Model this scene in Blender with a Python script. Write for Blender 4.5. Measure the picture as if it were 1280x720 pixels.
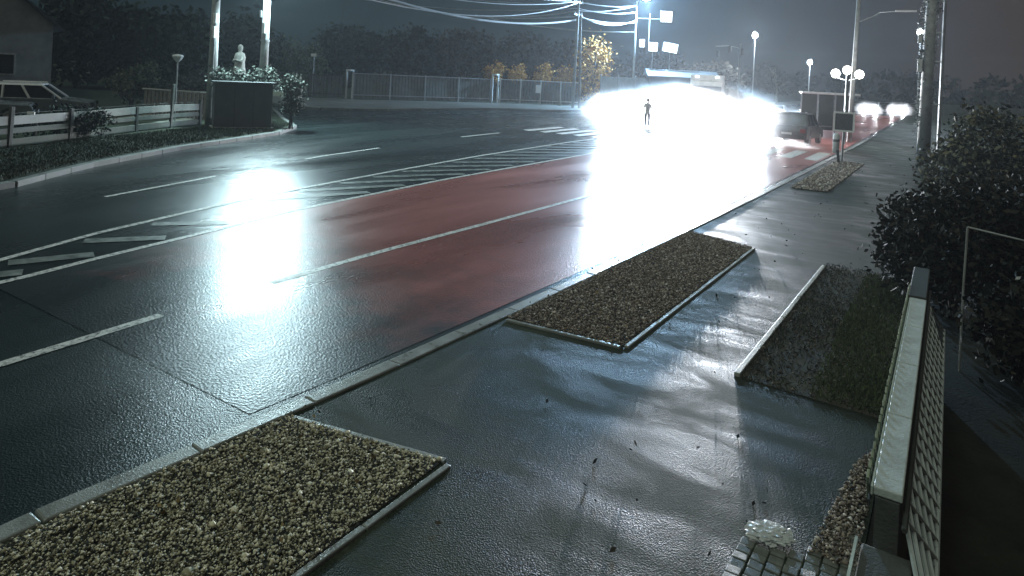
import bpy, bmesh, math, random
import numpy as np
from mathutils import Vector, Matrix
random.seed(7); rng = np.random.default_rng(7)
sc = bpy.context.scene
for o in list(bpy.data.objects): bpy.data.objects.remove(o)
C = sc.collection
PI = math.pi
# ------------------------------------------------------------------ camera
# world: the road runs along +Y, X to the right, camera 3 m above the road by the garden fence
cd = bpy.data.cameras.new('camera'); cam = bpy.data.objects.new('camera', cd); C.objects.link(cam)
cam.location = (0, 0, 3.0)
PSI = math.atan2(550, 850)                      # turned left of the road direction
ROLL = math.atan(.05)
cd.sensor_width = 36; cd.lens = 36 * 850 / 1280
cd.shift_y = -270 / 1280
cam.matrix_world = Matrix.Translation((0, 0, 3.0)) @ Matrix.Rotation(PSI, 4, 'Z') @ Matrix.Rotation(PI / 2, 4, 'X') @ Matrix.Rotation(ROLL, 4, 'Z')
cd.clip_start = .05; cd.clip_end = 2000
sc.camera = cam
# ------------------------------------------------------------------ world: overcast night sky lit by the town
SUN_EL, SUN_AZ = math.radians(62), math.radians(200)
w = bpy.data.worlds.new('World'); sc.world = w; w.use_nodes = True
nt = w.node_tree; nt.nodes.clear()
out = nt.nodes.new('ShaderNodeOutputWorld'); bg1 = nt.nodes.new('ShaderNodeBackground'); bg2 = nt.nodes.new('ShaderNodeBackground')
sky = nt.nodes.new('ShaderNodeTexSky'); sky.sky_type = 'NISHITA'; sky.sun_disc = False
sky.sun_elevation = math.radians(-4); sky.sun_rotation = SUN_AZ
nt.links.new(sky.outputs[0], bg1.inputs[0]); bg1.inputs[1].default_value = .05
geo = nt.nodes.new('ShaderNodeTexCoord'); nz = nt.nodes.new('ShaderNodeTexNoise'); nz.inputs['Scale'].default_value = 1.1; nz.inputs['Detail'].default_value = 4
nt.links.new(geo.outputs['Generated'], nz.inputs['Vector'])
sep = nt.nodes.new('ShaderNodeSeparateXYZ'); nt.links.new(geo.outputs['Generated'], sep.inputs[0])
rmp = nt.nodes.new('ShaderNodeMapRange'); rmp.inputs['From Min'].default_value = -.95; rmp.inputs['From Max'].default_value = .15
nt.links.new(sep.outputs['X'], rmp.inputs['Value'])
add = nt.nodes.new('ShaderNodeMath'); add.operation = 'MULTIPLY_ADD'; add.inputs[1].default_value = .35; nt.links.new(nz.outputs['Fac'], add.inputs[0])
sb = nt.nodes.new('ShaderNodeMath'); sb.operation = 'SUBTRACT'; sb.inputs[1].default_value = .17; nt.links.new(rmp.outputs[0], sb.inputs[0]); nt.links.new(sb.outputs[0], add.inputs[2])
cr = nt.nodes.new('ShaderNodeValToRGB')
cr.color_ramp.elements[0].position = 0; cr.color_ramp.elements[0].color = (.008, .025, .030, 1)
cr.color_ramp.elements[1].position = 1; cr.color_ramp.elements[1].color = (.066, .044, .034, 1)
e = cr.color_ramp.elements.new(.45); e.color = (.028, .046, .056, 1)
e = cr.color_ramp.elements.new(.72); e.color = (.038, .046, .058, 1)
nt.links.new(add.outputs[0], cr.inputs[0]); nt.links.new(cr.outputs[0], bg2.inputs[0]); bg2.inputs[1].default_value = .62
ad = nt.nodes.new('ShaderNodeAddShader'); nt.links.new(bg1.outputs[0], ad.inputs[0]); nt.links.new(bg2.outputs[0], ad.inputs[1]); nt.links.new(ad.outputs[0], out.inputs[0])
# soft dim light of the cloud cover
sl = bpy.data.lights.new('sun', 'SUN'); sl.energy = .85; sl.angle = math.radians(50); sl.color = (.88, 1.0, .84)
so = bpy.data.objects.new('sun', sl); C.objects.link(so)
so.rotation_euler = (PI / 2 - SUN_EL, 0, PI - SUN_AZ)
sc.view_settings.view_transform = 'Standard'; sc.view_settings.look = 'None'; sc.view_settings.gamma = 1; sc.view_settings.exposure = 0
sc.render.engine = 'CYCLES'
cy = sc.cycles; cy.use_denoising = True; cy.max_bounces = 5; cy.diffuse_bounces = 2; cy.glossy_bounces = 3; cy.transmission_bounces = 3; cy.transparent_max_bounces = 8; cy.volume_bounces = 1
cy.sample_clamp_indirect = 6; cy.caustics_reflective = False; cy.caustics_refractive = False

# ------------------------------------------------------------------ materials
def newmat(name):
    m = bpy.data.materials.new(name); m.use_nodes = True
    return m, m.node_tree, m.node_tree.nodes['Principled BSDF']
def noise(t, scale, detail=4, rough=.55, vec=None, dist=0):
    n = t.nodes.new('ShaderNodeTexNoise'); n.inputs['Scale'].default_value = scale; n.inputs['Detail'].default_value = detail
    n.inputs['Roughness'].default_value = rough; n.inputs['Distortion'].default_value = dist
    if vec is None:
        g = t.nodes.new('ShaderNodeNewGeometry'); vec = g.outputs['Position']
    t.links.new(vec, n.inputs['Vector']); return n
def ramp(t, inp, stops):
    r = t.nodes.new('ShaderNodeValToRGB'); e = r.color_ramp.elements
    while len(e) < len(stops): e.new(.5)
    for el, (p, c) in zip(e, stops): el.position = p; el.color = (*c, 1) if len(c) == 3 else c
    t.links.new(inp, r.inputs[0]); return r
def mrange(t, inp, a, b, c, d):
    r = t.nodes.new('ShaderNodeMapRange'); t.links.new(inp, r.inputs['Value'])
    for k, v in zip(('From Min', 'From Max', 'To Min', 'To Max'), (a, b, c, d)): r.inputs[k].default_value = v
    return r
def bump(t, b, h, strength, dist=.01):
    n = t.nodes.new('ShaderNodeBump'); n.inputs['Strength'].default_value = strength; n.inputs['Distance'].default_value = dist
    t.links.new(h, n.inputs['Height']); t.links.new(n.outputs[0], b.inputs['Normal']); return n
def mat(name, col, rough=.6, var=.25, scale=3., bmp=.15, metal=0., spec=.5):
    """general painted / stone / metal surface: colour broken up by two noises, fine relief"""
    m, t, b = newmat(name)
    n = noise(t, scale, 6, .65)
    lo = tuple(c * (1 - var) for c in col); hi = tuple(min(1, c * (1 + var)) for c in col)
    r = ramp(t, n.outputs['Fac'], [(.3, lo), (.7, hi)]); t.links.new(r.outputs[0], b.inputs['Base Color'])
    rr = mrange(t, n.outputs['Fac'], .3, .7, max(.03, rough - .12), min(1, rough + .12)); t.links.new(rr.outputs[0], b.inputs['Roughness'])
    b.inputs['Metallic'].default_value = metal; b.inputs['Specular IOR Level'].default_value = spec
    if bmp: bump(t, b, noise(t, scale * 12, 3).outputs['Fac'], bmp, .01)
    return m
def wet(name, lo, hi, r_lo, r_hi, grain=55., gb=.35, stretch=(1, 1, 1), patch=.5):
    """wet asphalt: dark stones, wet film of uneven gloss, coarse grain relief"""
    m, t, b = newmat(name)
    g = t.nodes.new('ShaderNodeNewGeometry')
    mp = t.nodes.new('ShaderNodeMapping'); mp.inputs['Scale'].default_value = stretch; t.links.new(g.outputs['Position'], mp.inputs['Vector'])
    n1 = noise(t, patch, 5, .6, mp.outputs[0], .6); n2 = noise(t, grain, 3, .7); n3 = noise(t, 6., 4, .6)
    mx = t.nodes.new('ShaderNodeMath'); mx.operation = 'MULTIPLY_ADD'; mx.inputs[1].default_value = .45
    t.links.new(n2.outputs['Fac'], mx.inputs[0])
    m2 = t.nodes.new('ShaderNodeMath'); m2.operation = 'MULTIPLY'; m2.inputs[1].default_value = .55; t.links.new(n1.outputs['Fac'], m2.inputs[0]); t.links.new(m2.outputs[0], mx.inputs[2])
    r = ramp(t, mx.outputs[0], [(.36, lo), (.64, hi)]); t.links.new(r.outputs[0], b.inputs['Base Color'])
    rr = mrange(t, n1.outputs['Fac'], .36, .64, r_lo, r_hi); t.links.new(rr.outputs[0], b.inputs['Roughness'])
    n4 = noise(t, grain * 3.3, 2, .6); g2 = t.nodes.new('ShaderNodeTexVoronoi'); g2.inputs['Scale'].default_value = grain * 1.4; t.links.new(g.outputs['Position'], g2.inputs['Vector'])
    h = t.nodes.new('ShaderNodeMath'); h.operation = 'MULTIPLY_ADD'; h.inputs[1].default_value = .6
    t.links.new(n3.outputs['Fac'], h.inputs[0]); t.links.new(g2.outputs['Distance'], h.inputs[2])
    h2 = t.nodes.new('ShaderNodeMath'); h2.operation = 'MULTIPLY_ADD'; h2.inputs[1].default_value = .5; t.links.new(n4.outputs['Fac'], h2.inputs[0]); t.links.new(h.outputs[0], h2.inputs[2])
    bump(t, b, h2.outputs[0], gb, .007)
    return m, t, b, r, n1
def emis(name, col, strength):
    m, t, b = newmat(name)
    b.inputs['Base Color'].default_value = (.8, .8, .8, 1); b.inputs['Emission Color'].default_value = (*col, 1); b.inputs['Emission Strength'].default_value = strength
    return m
def leafmat(name, a, b_, c=None):
    m, t, b = newmat(name)
    g = t.nodes.new('ShaderNodeNewGeometry')
    st = [(0, a), (1, b_)] if c is None else [(0, a), (.55, b_), (1, c)]
    r = ramp(t, g.outputs['Random Per Island'], st); t.links.new(r.outputs[0], b.inputs['Base Color'])
    b.inputs['Roughness'].default_value = .75; b.inputs['Specular IOR Level'].default_value = .2
    return m
M = {}
M['asphalt'], t, b, r_, n_ = wet('wet_road_asphalt', (.003, .0065, .0065), (.018, .028, .027), .20, .34, 46, .34, (1.0, .22, 1), .35)
M['pavement'] = wet('wet_pavement_asphalt', (.005, .008, .0052), (.060, .072, .050), .34, .66, 60, .5, (.7, 1.6, 1), 1.3)[0]
M['pavement'].node_tree.nodes['Principled BSDF'].inputs['Specular IOR Level'].default_value = .07
# red anti-skid coat, worn away towards its near end
M['red'], t, b, r_, n_ = wet('red_road_coating', (.15, .045, .036), (.40, .115, .090), .24, .38, 30, .34, (1, .25, 1), .4)
g = t.nodes.new('ShaderNodeNewGeometry'); s_ = t.nodes.new('ShaderNodeSeparateXYZ'); t.links.new(g.outputs['Position'], s_.inputs[0])
wr = noise(t, .9, 6, .7); a_ = t.nodes.new('ShaderNodeMath'); a_.operation = 'MULTIPLY_ADD'; a_.inputs[1].default_value = 6.; t.links.new(wr.outputs['Fac'], a_.inputs[0]); t.links.new(s_.outputs['Y'], a_.inputs[2])
k_ = mrange(t, a_.outputs[0], 8.3, 11.5, 0, 1)
mx = t.nodes.new('ShaderNodeMix'); mx.data_type = 'RGBA'; mx.inputs[6].default_value = (.016, .020, .021, 1); t.links.new(k_.outputs[0], mx.inputs[0]); t.links.new(r_.outputs[0], mx.inputs[7]); t.links.new(mx.outputs[2], b.inputs['Base Color'])
M['paint'] = mat('white_road_paint', (.62, .63, .60), .42, .22, 9, .35)
t = M['paint'].node_tree; b = t.nodes['Principled BSDF']; w0 = b.inputs['Base Color'].links[0].from_socket; wn = noise(t, 14, 8, .75); wk = mrange(t, wn.outputs['Fac'], .40, .50, 1, 0)
mx = t.nodes.new('ShaderNodeMix'); mx.data_type = 'RGBA'; t.links.new(wk.outputs[0], mx.inputs[0]); t.links.new(w0, mx.inputs[6]); mx.inputs[7].default_value = (.10, .11, .105, 1); t.links.new(mx.outputs[2], b.inputs['Base Color'])
M['worn'] = mat('worn_road_paint', (.14, .16, .145), .42, .7, 5, .35)
M['kerb'] = mat('wet_kerb_concrete', (.25, .265, .25), .34, .22, 5, .4)
M['kerbdull'] = mat('dull_kerb_concrete', (.10, .11, .10), .75, .35, 3, .4)
M['edging'] = mat('pale_edging_concrete', (.34, .35, .31), .5, .3, 6, .4)
M['soil'] = mat('dark_soil', (.020, .021, .016), .9, .5, 2.5, .6, spec=.2)
M['gsoil'] = mat('gravel_base', (.030, .031, .026), .85, .5, 8, .6, spec=.3)
M['grassg'] = mat('dark_grass_ground', (.022, .030, .018), .9, .45, 1.6, .5, spec=.2)
M['track'] = mat('pale_gravel_track', (.22, .235, .20), .7, .4, 1.2, .5)
M['patchy'] = mat('worn_grass_ground', (.058, .056, .040), .85, .5, 3.5, .6, spec=.3)
M['farpave'] = wet('far_wet_pavement', (.06, .063, .058), (.14, .145, .135), .3, .5, 20, .3)[0]
def stonemat(name, stops):
    m, t, b = newmat(name)
    g = t.nodes.new('ShaderNodeNewGeometry'); r = ramp(t, g.outputs['Random Per Island'], stops); t.links.new(r.outputs[0], b.inputs['Base Color'])
    b.inputs['Roughness'].default_value = .8; b.inputs['Specular IOR Level'].default_value = .25; return m
M['gravel'] = stonemat('mixed_gravel', [(0, (.06, .06, .045)), (.35, (.38, .35, .235)), (.7, (.70, .65, .46)), (1, (.9, .86, .7))])
M['gravel2'] = stonemat('brown_gravel', [(0, (.05, .04, .035)), (.5, (.22, .175, .14)), (.85, (.42, .35, .28)), (1, (.65, .6, .52))])
M['clod'] = stonemat('soil_clods', [(0, (.018, .015, .01)), (.7, (.06, .05, .036)), (1, (.2, .17, .13))])
M['paver'] = mat('grey_paver', (.14, .145, .125), .55, .35, 14, .5)
M['pole'] = mat('grey_concrete_pole', (.30, .31, .30), .75, .3, 4, .5)
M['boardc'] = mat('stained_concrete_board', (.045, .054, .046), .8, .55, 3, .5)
M['wood'] = mat('weathered_wood', (.16, .15, .13), .8, .4, 6, .6)
M['dpost'] = mat('dark_post', (.045, .05, .045), .8, .3, 6, .4)
M['metal'] = mat('galvanised_metal', (.33, .35, .36), .42, .2, 5, .1, .7)
M['pale'] = mat('pale_painted_metal', (.62, .64, .64), .45, .15, 4, .1)
M['fence'] = mat('grey_green_fence_panel', (.125, .135, .125), .7, .3, 2.5, .3)
M['fence2'] = mat('blue_grey_fence_panel', (.13, .14, .15), .7, .3, 2.5, .3)
M['corr'] = mat('pale_corrugated_sheet', (.24, .26, .26), .5, .2, 2, .1)
M['shed'] = mat('dark_shed_wall', (.10, .11, .12), .8, .25, 2, .3)
M['shelter'] = mat('mossy_shelter_panel', (.026, .036, .020), .85, .5, 2.5, .2)
M['cabinet'] = mat('dark_grey_cabinet', (.062, .070, .072), .6, .25, 2, .15)
M['plaster'] = mat('old_plaster', (.24, .27, .27), .85, .3, .9, .3)
M['roof'] = mat('dark_roof_tiles', (.035, .04, .042), .7, .3, 4, .4)
M['stone'] = mat('pale_stone', (.36, .37, .34), .8, .3, 6, .4)
M['cap'] = mat('pale_wall_cap', (.52, .58, .57), .5, .18, 5, .3)
M['capedge'] = mat('pale_painted_edge', (.52, .60, .55), .5, .15, 6, .2)
M['wallside'] = mat('wall_render', (.075, .082, .078), .8, .3, 5, .4)
M['slat'] = mat('green_fence_slat', (.26, .30, .22), .6, .5, 9, .2)
M['lattice'] = mat('lattice_bar', (.48, .54, .54), .5, .25, 7, .2)
M['dark'] = mat('black_rubber', (.012, .012, .013), .7, .2, 6, .2)
M['glass'] = mat('dark_glass', (.006, .008, .010), .08, .1, 2, 0)
M['carwhite'] = mat('white_car_paint', (.72, .74, .74), .3, .06, 2, 0)
M['cargrey'] = mat('grey_car_paint', (.12, .14, .15), .3, .1, 2, 0)
M['cardark'] = mat('dark_car_paint', (.030, .026, .026), .32, .1, 2, 0)
M['tail'] = mat('red_lamp_glass', (.25, .01, .01), .2, .1, 4, 0)
M['cable'] = mat('cable_sheath', (.30, .32, .33), .5, .2, 3, 0)
M['bag'] = mat('crumpled_white_plastic', (.55, .57, .57), .15, .25, 30, .4)
M['skin'] = mat('skin', (.45, .30, .24), .5, .1, 8, 0)
M['jacket'] = mat('pale_jacket', (.66, .67, .68), .8, .1, 8, .2)
M['trousers'] = mat('dark_trousers', (.05, .055, .07), .85, .2, 8, .2)
M['hair'] = mat('dark_hair', (.03, .022, .018), .6, .2, 30, .4)
M['shoe'] = mat('dark_shoe', (.02, .02, .02), .6, .2, 8, .1)
M['bark'] = mat('bark', (.055, .048, .040), .9, .4, 8, .7)
M['palebark'] = mat('pale_bark', (.34, .34, .32), .85, .3, 8, .6)
M['signwhite'] = mat('white_sign_sheet', (.80, .80, .80), .4, .05, 4, 0)
M['signdark'] = mat('dark_sign_face', (.10, .10, .11), .5, .4, 18, 0)
M['lampA'] = emis('cold_lamp_lens', (.72, .88, 1.0), 60)
M['lampfar'] = emis('far_lamp_lens', (.85, .95, 1.0), 30)
M['globe'] = emis('globe_lamp', (1.0, .95, .85), 9)
M['head'] = emis('headlamp_lens', (.95, .97, 1.0), 90)
M['litsign'] = emis('lit_sign_face', (.95, .97, 1.0), 2.2)
M['leafdark'] = leafmat('night_leaves', (.008, .016, .014), (.030, .045, .034))
M['leafbrown'] = leafmat('brownish_leaves', (.028, .026, .022), (.075, .066, .050))
M['leafgreen'] = leafmat('green_leaves', (.03, .045, .03), (.085, .105, .065), (.16, .18, .12))
M['leafgold'] = leafmat('golden_lit_leaves', (.16, .075, .018), (.45, .24, .055), (.64, .42, .16))  # orange light on these plants is put into the leaf colour
M['leafpale'] = leafmat('pale_flowering_leaves', (.03, .04, .03), (.07, .085, .07), (.15, .17, .15))
M['leaflitter'] = leafmat('litter_leaves', (.05, .035, .02), (.20, .14, .07), (.34, .28, .14))
M['leafshrub'] = leafmat('garden_shrub_leaves', (.006, .008, .006), (.018, .021, .015), (.040, .035, .027))
M['blade'] = leafmat('grass_blades', (.035, .05, .018), (.10, .125, .05))
M['bladed'] = leafmat('dark_grass_blades', (.014, .022, .013), (.036, .05, .028))

# ------------------------------------------------------------------ mesh helpers
class MB:
    def __init__(s): s.v = []; s.f = []
    def add(s, vs, fs):
        k = len(s.v); s.v += [tuple(v) for v in vs]; s.f += [tuple(i + k for i in f) for f in fs]; return s
    def box(s, c, d, rz=0, M4=None, taper=1.):
        x, y, z = (q / 2 for q in d); vs = []
        for sz in (-1, 1):
            k = taper if sz > 0 else 1
            for sx, sy in ((-1, -1), (1, -1), (1, 1), (-1, 1)): vs.append(Vector((sx * x * k, sy * y * k, sz * z)))
        if M4 is not None: vs = [M4 @ v for v in vs]
        elif rz: R = Matrix.Rotation(rz, 3, 'Z'); vs = [R @ v for v in vs]
        vs = [v + Vector(c) for v in vs]
        return s.add(vs, [(0, 3, 2, 1), (4, 5, 6, 7), (0, 1, 5, 4), (1, 2, 6, 5), (2, 3, 7, 6), (3, 0, 4, 7)])
    def tube(s, pts, r, n=8):
        P = [Vector(p) for p in pts]; R = r if isinstance(r, (list, tuple)) else [r] * len(P); vs = []; fs = []
        for i, p in enumerate(P):
            d = (P[min(i + 1, len(P) - 1)] - P[max(i - 1, 0)]).normalized()
            a = Vector((0, 0, 1)) if abs(d.z) < .9 else Vector((1, 0, 0))
            u = d.cross(a).normalized(); v = d.cross(u)
            for k in range(n):
                q = 2 * PI * k / n; vs.append(p + (u * math.cos(q) + v * math.sin(q)) * R[i])
        for i in range(len(P) - 1):
            for k in range(n): fs.append((i * n + k, i * n + (k + 1) % n, (i + 1) * n + (k + 1) % n, (i + 1) * n + k))
        fs.append(tuple(range(n - 1, -1, -1))); fs.append(tuple((len(P) - 1) * n + k for k in range(n)))
        return s.add(vs, fs)
    def lathe(s, prof, c=(0, 0, 0), n=16, axis='Z'):
        vs = []; fs = []
        for r, z in prof:
            for k in range(n):
                q = 2 * PI * k / n; x, y = r * math.cos(q), r * math.sin(q)
                p = (x, y, z) if axis == 'Z' else (z, x, y) if axis == 'X' else (y, z, x)
                vs.append((p[0] + c[0], p[1] + c[1], p[2] + c[2]))
        for i in range(len(prof) - 1):
            for k in range(n): fs.append((i * n + k, i * n + (k + 1) % n, (i + 1) * n + (k + 1) % n, (i + 1) * n + k))
        fs.append(tuple(range(n - 1, -1, -1))); fs.append(tuple((len(prof) - 1) * n + k for k in range(n)))
        return s.add(vs, fs)
    def prism(s, outline, z0, z1):
        n = len(outline)
        return s.add([(x, y, z0) for x, y in outline] + [(x, y, z1) for x, y in outline],
                     [tuple(range(n - 1, -1, -1)), tuple(range(n, 2 * n))] + [(k, (k + 1) % n, n + (k + 1) % n, n + k) for k in range(n)])
    def sheet(s, outline, z):
        return s.add([(x, y, z) for x, y in outline], [tuple(range(len(outline)))])
    def strip(s, L, R, z):
        n = len(L); return s.add([(x, y, z) for x, y in L] + [(x, y, z) for x, y in R], [(i, n + i, n + i + 1, i + 1) for i in range(n - 1)])
    def build(s, name, m, parent=None, smooth=False, bevel=0, fix=True):
        me = bpy.data.meshes.new(name); me.from_pydata(s.v, [], s.f)
        if fix or bevel:
            bm = bmesh.new(); bm.from_mesh(me); bmesh.ops.recalc_face_normals(bm, faces=bm.faces)
            if bevel:
                bmesh.ops.bevel(bm, geom=bm.edges[:], offset=bevel, segments=2, affect='EDGES', profile=.5)
            bm.to_mesh(me); bm.free()
        me.materials.append(m)
        if smooth: me.polygons.foreach_set('use_smooth', [True] * len(me.polygons))
        o = bpy.data.objects.new(name, me); C.objects.link(o)
        if parent is not None: o.parent = parent
        return o
def tag(o, label=None, cat=None, group=None, kind=None):
    for k, v in (('label', label), ('category', cat), ('group', group), ('kind', kind)):
        if v: o[k] = v
    return o
def struct(o): o['kind'] = 'structure'; return o
def thing(name, label, cat, loc=(0, 0, 0), rz=0, group=None):
    o = bpy.data.objects.new(name, None); C.objects.link(o); o.empty_display_size = .2
    o.location = loc; o.rotation_euler = (0, 0, rz); return tag(o, label, cat, group)
KIDS = lambda o: [c for c in bpy.data.objects if c.parent is o]
def copy_tree(o, parent=None):
    c = o.copy(); C.objects.link(c)
    if parent is not None: c.parent = parent
    for ch in KIDS(o): copy_tree(ch, c)
    return c
def place(o, loc, rz=None, label=None):
    o.location = loc
    if rz is not None: o.rotation_euler = (0, 0, rz)
    if label: o['label'] = label
    return o
def quads(name, m, centers, size, parent=None, flat=0., up=0., asp=.55):
    """many small leaf-shaped faces at the given centres, turned at random"""
    n = len(centers); a = rng.normal(size=(n, 3)); a[:, 2] *= (1 - flat); a /= np.linalg.norm(a, axis=1, keepdims=True) + 1e-9
    b = rng.normal(size=(n, 3)); b[:, 2] += up * 3; b -= a * (a * b).sum(1, keepdims=True); b /= np.linalg.norm(b, axis=1, keepdims=True) + 1e-9
    s = (size * rng.uniform(.55, 1.35, n))[:, None]
    c = np.asarray(centers); k = asp
    V = np.stack([c - b * s, c + a * s * k - b * s * .1, c + b * s, c - a * s * k + b * s * .1], 1).reshape(-1, 3)
    me = bpy.data.meshes.new(name); me.vertices.add(4 * n); me.vertices.foreach_set('co', V.ravel())
    me.loops.add(4 * n); me.loops.foreach_set('vertex_index', np.arange(4 * n, dtype=np.int32))
    me.polygons.add(n); me.polygons.foreach_set('loop_start', np.arange(0, 4 * n, 4, dtype=np.int32))
    me.update(); me.validate(); me.materials.append(m)
    o = bpy.data.objects.new(name, me); C.objects.link(o)
    if parent is not None: o.parent = parent
    return o
def blobs(bl, n, clump=.35, per=14):
    """points clumped inside ellipsoids (x,y,z,rx,ry,rz)"""
    pts = []; vol = np.array([b[3] * b[4] * b[5] for b in bl]); pr = vol / vol.sum(); k = max(1, n // per)
    idx = rng.choice(len(bl), k, p=pr)
    for i in idx:
        b = bl[i]; d = rng.normal(size=3); d /= np.linalg.norm(d); r = rng.uniform(.35, 1.) ** .5
        c = np.array(b[:3]) + d * r * np.array(b[3:])
        pts.append(c + rng.normal(size=(per, 3)) * clump)
    return np.concatenate(pts)
def tree(name, label, loc, h, blob, n, leaf, lsize, bark=None, cat='tree', group=None, limbs=6, tr=.16, clump=.35):
    t = thing(name, label, cat, loc, 0, group)
    mb = MB(); pts = [(0, 0, -.1)]; x = y = 0
    for k in range(1, 6): x += random.uniform(-.12, .12); y += random.uniform(-.12, .12); pts.append((x, y, h * .8 * k / 5))
    mb.tube(pts, [tr * (1 - .15 * k) for k in range(6)], 7)
    for k in range(limbs):
        b = random.choice(blob); p = Vector(pts[2 + k % 3]); q = Vector(b[:3]) + Vector((random.uniform(-.6, .6) * b[3], random.uniform(-.6, .6) * b[4], random.uniform(0, .7) * b[5]))
        mid = (p + q) / 2 + Vector((0, 0, .2)); mb.tube([p, mid, q], [tr * .45, tr * .3, tr * .1], 5)
    mb.build('trunk', bark or M['bark'], t, smooth=True)
    quads('crown', leaf, blobs(blob, n, clump), lsize, t)
    return t
def light(name, kind, loc, power, col, aim=None, size=.2, cone=160, blend=.6):
    l = bpy.data.lights.new(name, kind); l.energy = power; l.color = col; l.shadow_soft_size = size
    o = bpy.data.objects.new(name, l); C.objects.link(o); o.location = loc
    if kind == 'SPOT':
        l.spot_size = math.radians(cone); l.spot_blend = blend
        d = Vector(aim) - Vector(loc); o.rotation_euler = d.to_track_quat('-Z', 'Y').to_euler()
    return o

# ------------------------------------------------------------------ the ground, road and pavements
def lerp(P, y):
    for (x0, y0), (x1, y1) in zip(P, P[1:]):
        if y <= y1: return x0 + (x1 - x0) * (y - y0) / (y1 - y0)
    (x0, y0), (x1, y1) = P[-2:]; return x1 + (x1 - x0) * (y - y1) / (y1 - y0)
KERB = [(-4.52, -6), (-4.52, 2), (-4.36, 4.5), (-4.26, 7.2), (-4.18, 10), (-4.10, 13), (-4.02, 18), (-3.95, 28), (-3.9, 40), (-4.0, 70), (-4.6, 110), (-5.5, 220)]
LANE1 = [(-7.3, -6), (-7.4, 2.8), (-7.52, 4.4), (-7.6, 7.7), (-7.6, 8.6), (-7.55, 11), (-7.5, 16), (-7.5, 30), (-7.6, 70), (-8, 120)]
DLOW = [(-9.3, -6), (-10.0, 3.8), (-10.3, 5.2), (-10.6, 7.1), (-11.0, 9.3), (-11.4, 14.4), (-11.6, 24), (-11.7, 40), (-11.8, 70), (-12, 110)]
DUP = [(-9.6, -6), (-11.1, 4.2), (-11.7, 5.7), (-12.3, 8.1), (-12.8, 10.8), (-13.3, 14.8), (-13.8, 19.5), (-14.2, 27), (-14.4, 40), (-13.6, 70), (-12.6, 110)]
DASH = [(-12.5, 0), (-14.6, 7.4), (-15.2, 9.5), (-16.8, 14.9), (-17.3, 18), (-18.2, 24.4), (-18.4, 27.3), (-18.6, 40), (-18, 90)]
LEFT = [(-13.2, -6), (-16.8, 6.3), (-18.6, 8.7), (-20.6, 12.4), (-21.9, 15.7), (-22.9, 18.0), (-24.7, 20.3), (-28.3, 22.5), (-33, 25.7), (-60, 40)]
FARE = [(-62, 42), (-36, 29), (-33.2, 30.2), (-31.5, 33.5), (-31.0, 38), (-30.2, 43), (-27.8, 47), (-25.6, 50.5), (-24.0, 56), (-22.5, 66), (-21, 90), (-20, 220)]
def dense(P, step=1.):
    o = []
    for (x0, y0), (x1, y1) in zip(P, P[1:]):
        n = max(1, int(math.hypot(x1 - x0, y1 - y0) / step))
        o += [(x0 + (x1 - x0) * k / n, y0 + (y1 - y0) * k / n) for k in range(n)]
    return o + [P[-1]]
struct(MB().sheet([(-500, -300), (500, -300), (500, 900), (-500, 900)], -.03).build('ground', M['grassg']))
KD = dense(KERB, 2)
struct(MB().strip([(-75, y) for x, y in KD], KD, 0.0).build('road', M['asphalt']))
struct(MB().prism(KD + [(30, 220), (30, 60), (14, 40), (-.34, 36), (-.34, -6)], -.02, .115).build('pavement', M['pavement']))
struct(MB().prism([(-.335, -6), (-.335, 35.9), (13, 39), (13, -6)], -.02, .09).build('garden_ground', M['soil']))
struct(MB().prism(LEFT + [(-200, 60), (-200, -60), (-13.2, -60)], -.02, .10).build('grass_verge', M['grassg']))
struct(MB().prism(FARE + [(-300, 220), (-300, 60)], -.02, .11).build('far_pavement', M['farpave']))
struct(MB().prism([(-80, 44.5), (-46, 36.2), (-41, 40.2), (-35, 51.4), (-30.2, 56.6), (-27.6, 63), (-25.5, 80), (-24, 220), (-300, 220), (-300, 60)], .0, .125).build('field', M['grassg']))
# pale dirt track behind the wire fence, two wheel lanes
for off, nm in ((0, 'track'), (2.6, 'track')):
    A = [(-20.5 - off, 3), (-23.2 - off, 9.2 - off * .1), (-26.2 - off, 13.8 - off * .1), (-29.2 - off, 18.4), (-32 - off, 21.5)]
    B = [(x - 1.25, y + .75) for x, y in A]
    struct(MB().strip(A, B, .106).build(nm, M['track']))
# red coat on the two near lanes
ys = [3.7 + .8 * k for k in range(111)]
struct(MB().strip([(lerp(DLOW, y) + .08, y) for y in ys], [(lerp(KERB, y) - .45, y) for y in ys], .004).build('red_surfacing', M['red']))
def line(P, y0, y1, wd, m='paint', name='lane_line', z=.008):
    n = max(2, int((y1 - y0) / .8)); Y = [y0 + (y1 - y0) * k / n for k in range(n + 1)]
    return struct(MB().strip([(lerp(P, y) - wd / 2, y) for y in Y], [(lerp(P, y) + wd / 2, y) for y in Y], z).build(name, M[m]))
line(LANE1, .5, 4.45, .13); line(LANE1, 6.0, 29.5, .13)
for y in (36.5, 43, 49.5, 56, 62.5): line(LANE1, y, y + 3.5, .15)
line(DLOW, -4, 29.5, .13); line(DUP, -4, 29.5, .13); line(DLOW, 36.5, 100, .17); line(DUP, 36.5, 100, .17)
line(DASH, 7.3, 10.4, .12); line(DASH, 14.2, 18.2, .12); line(DASH, 24.2, 27.6, .15); line(DASH, 37, 40.5, .15)
line(DASH, 1.0, 4.0, .15)
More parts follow.
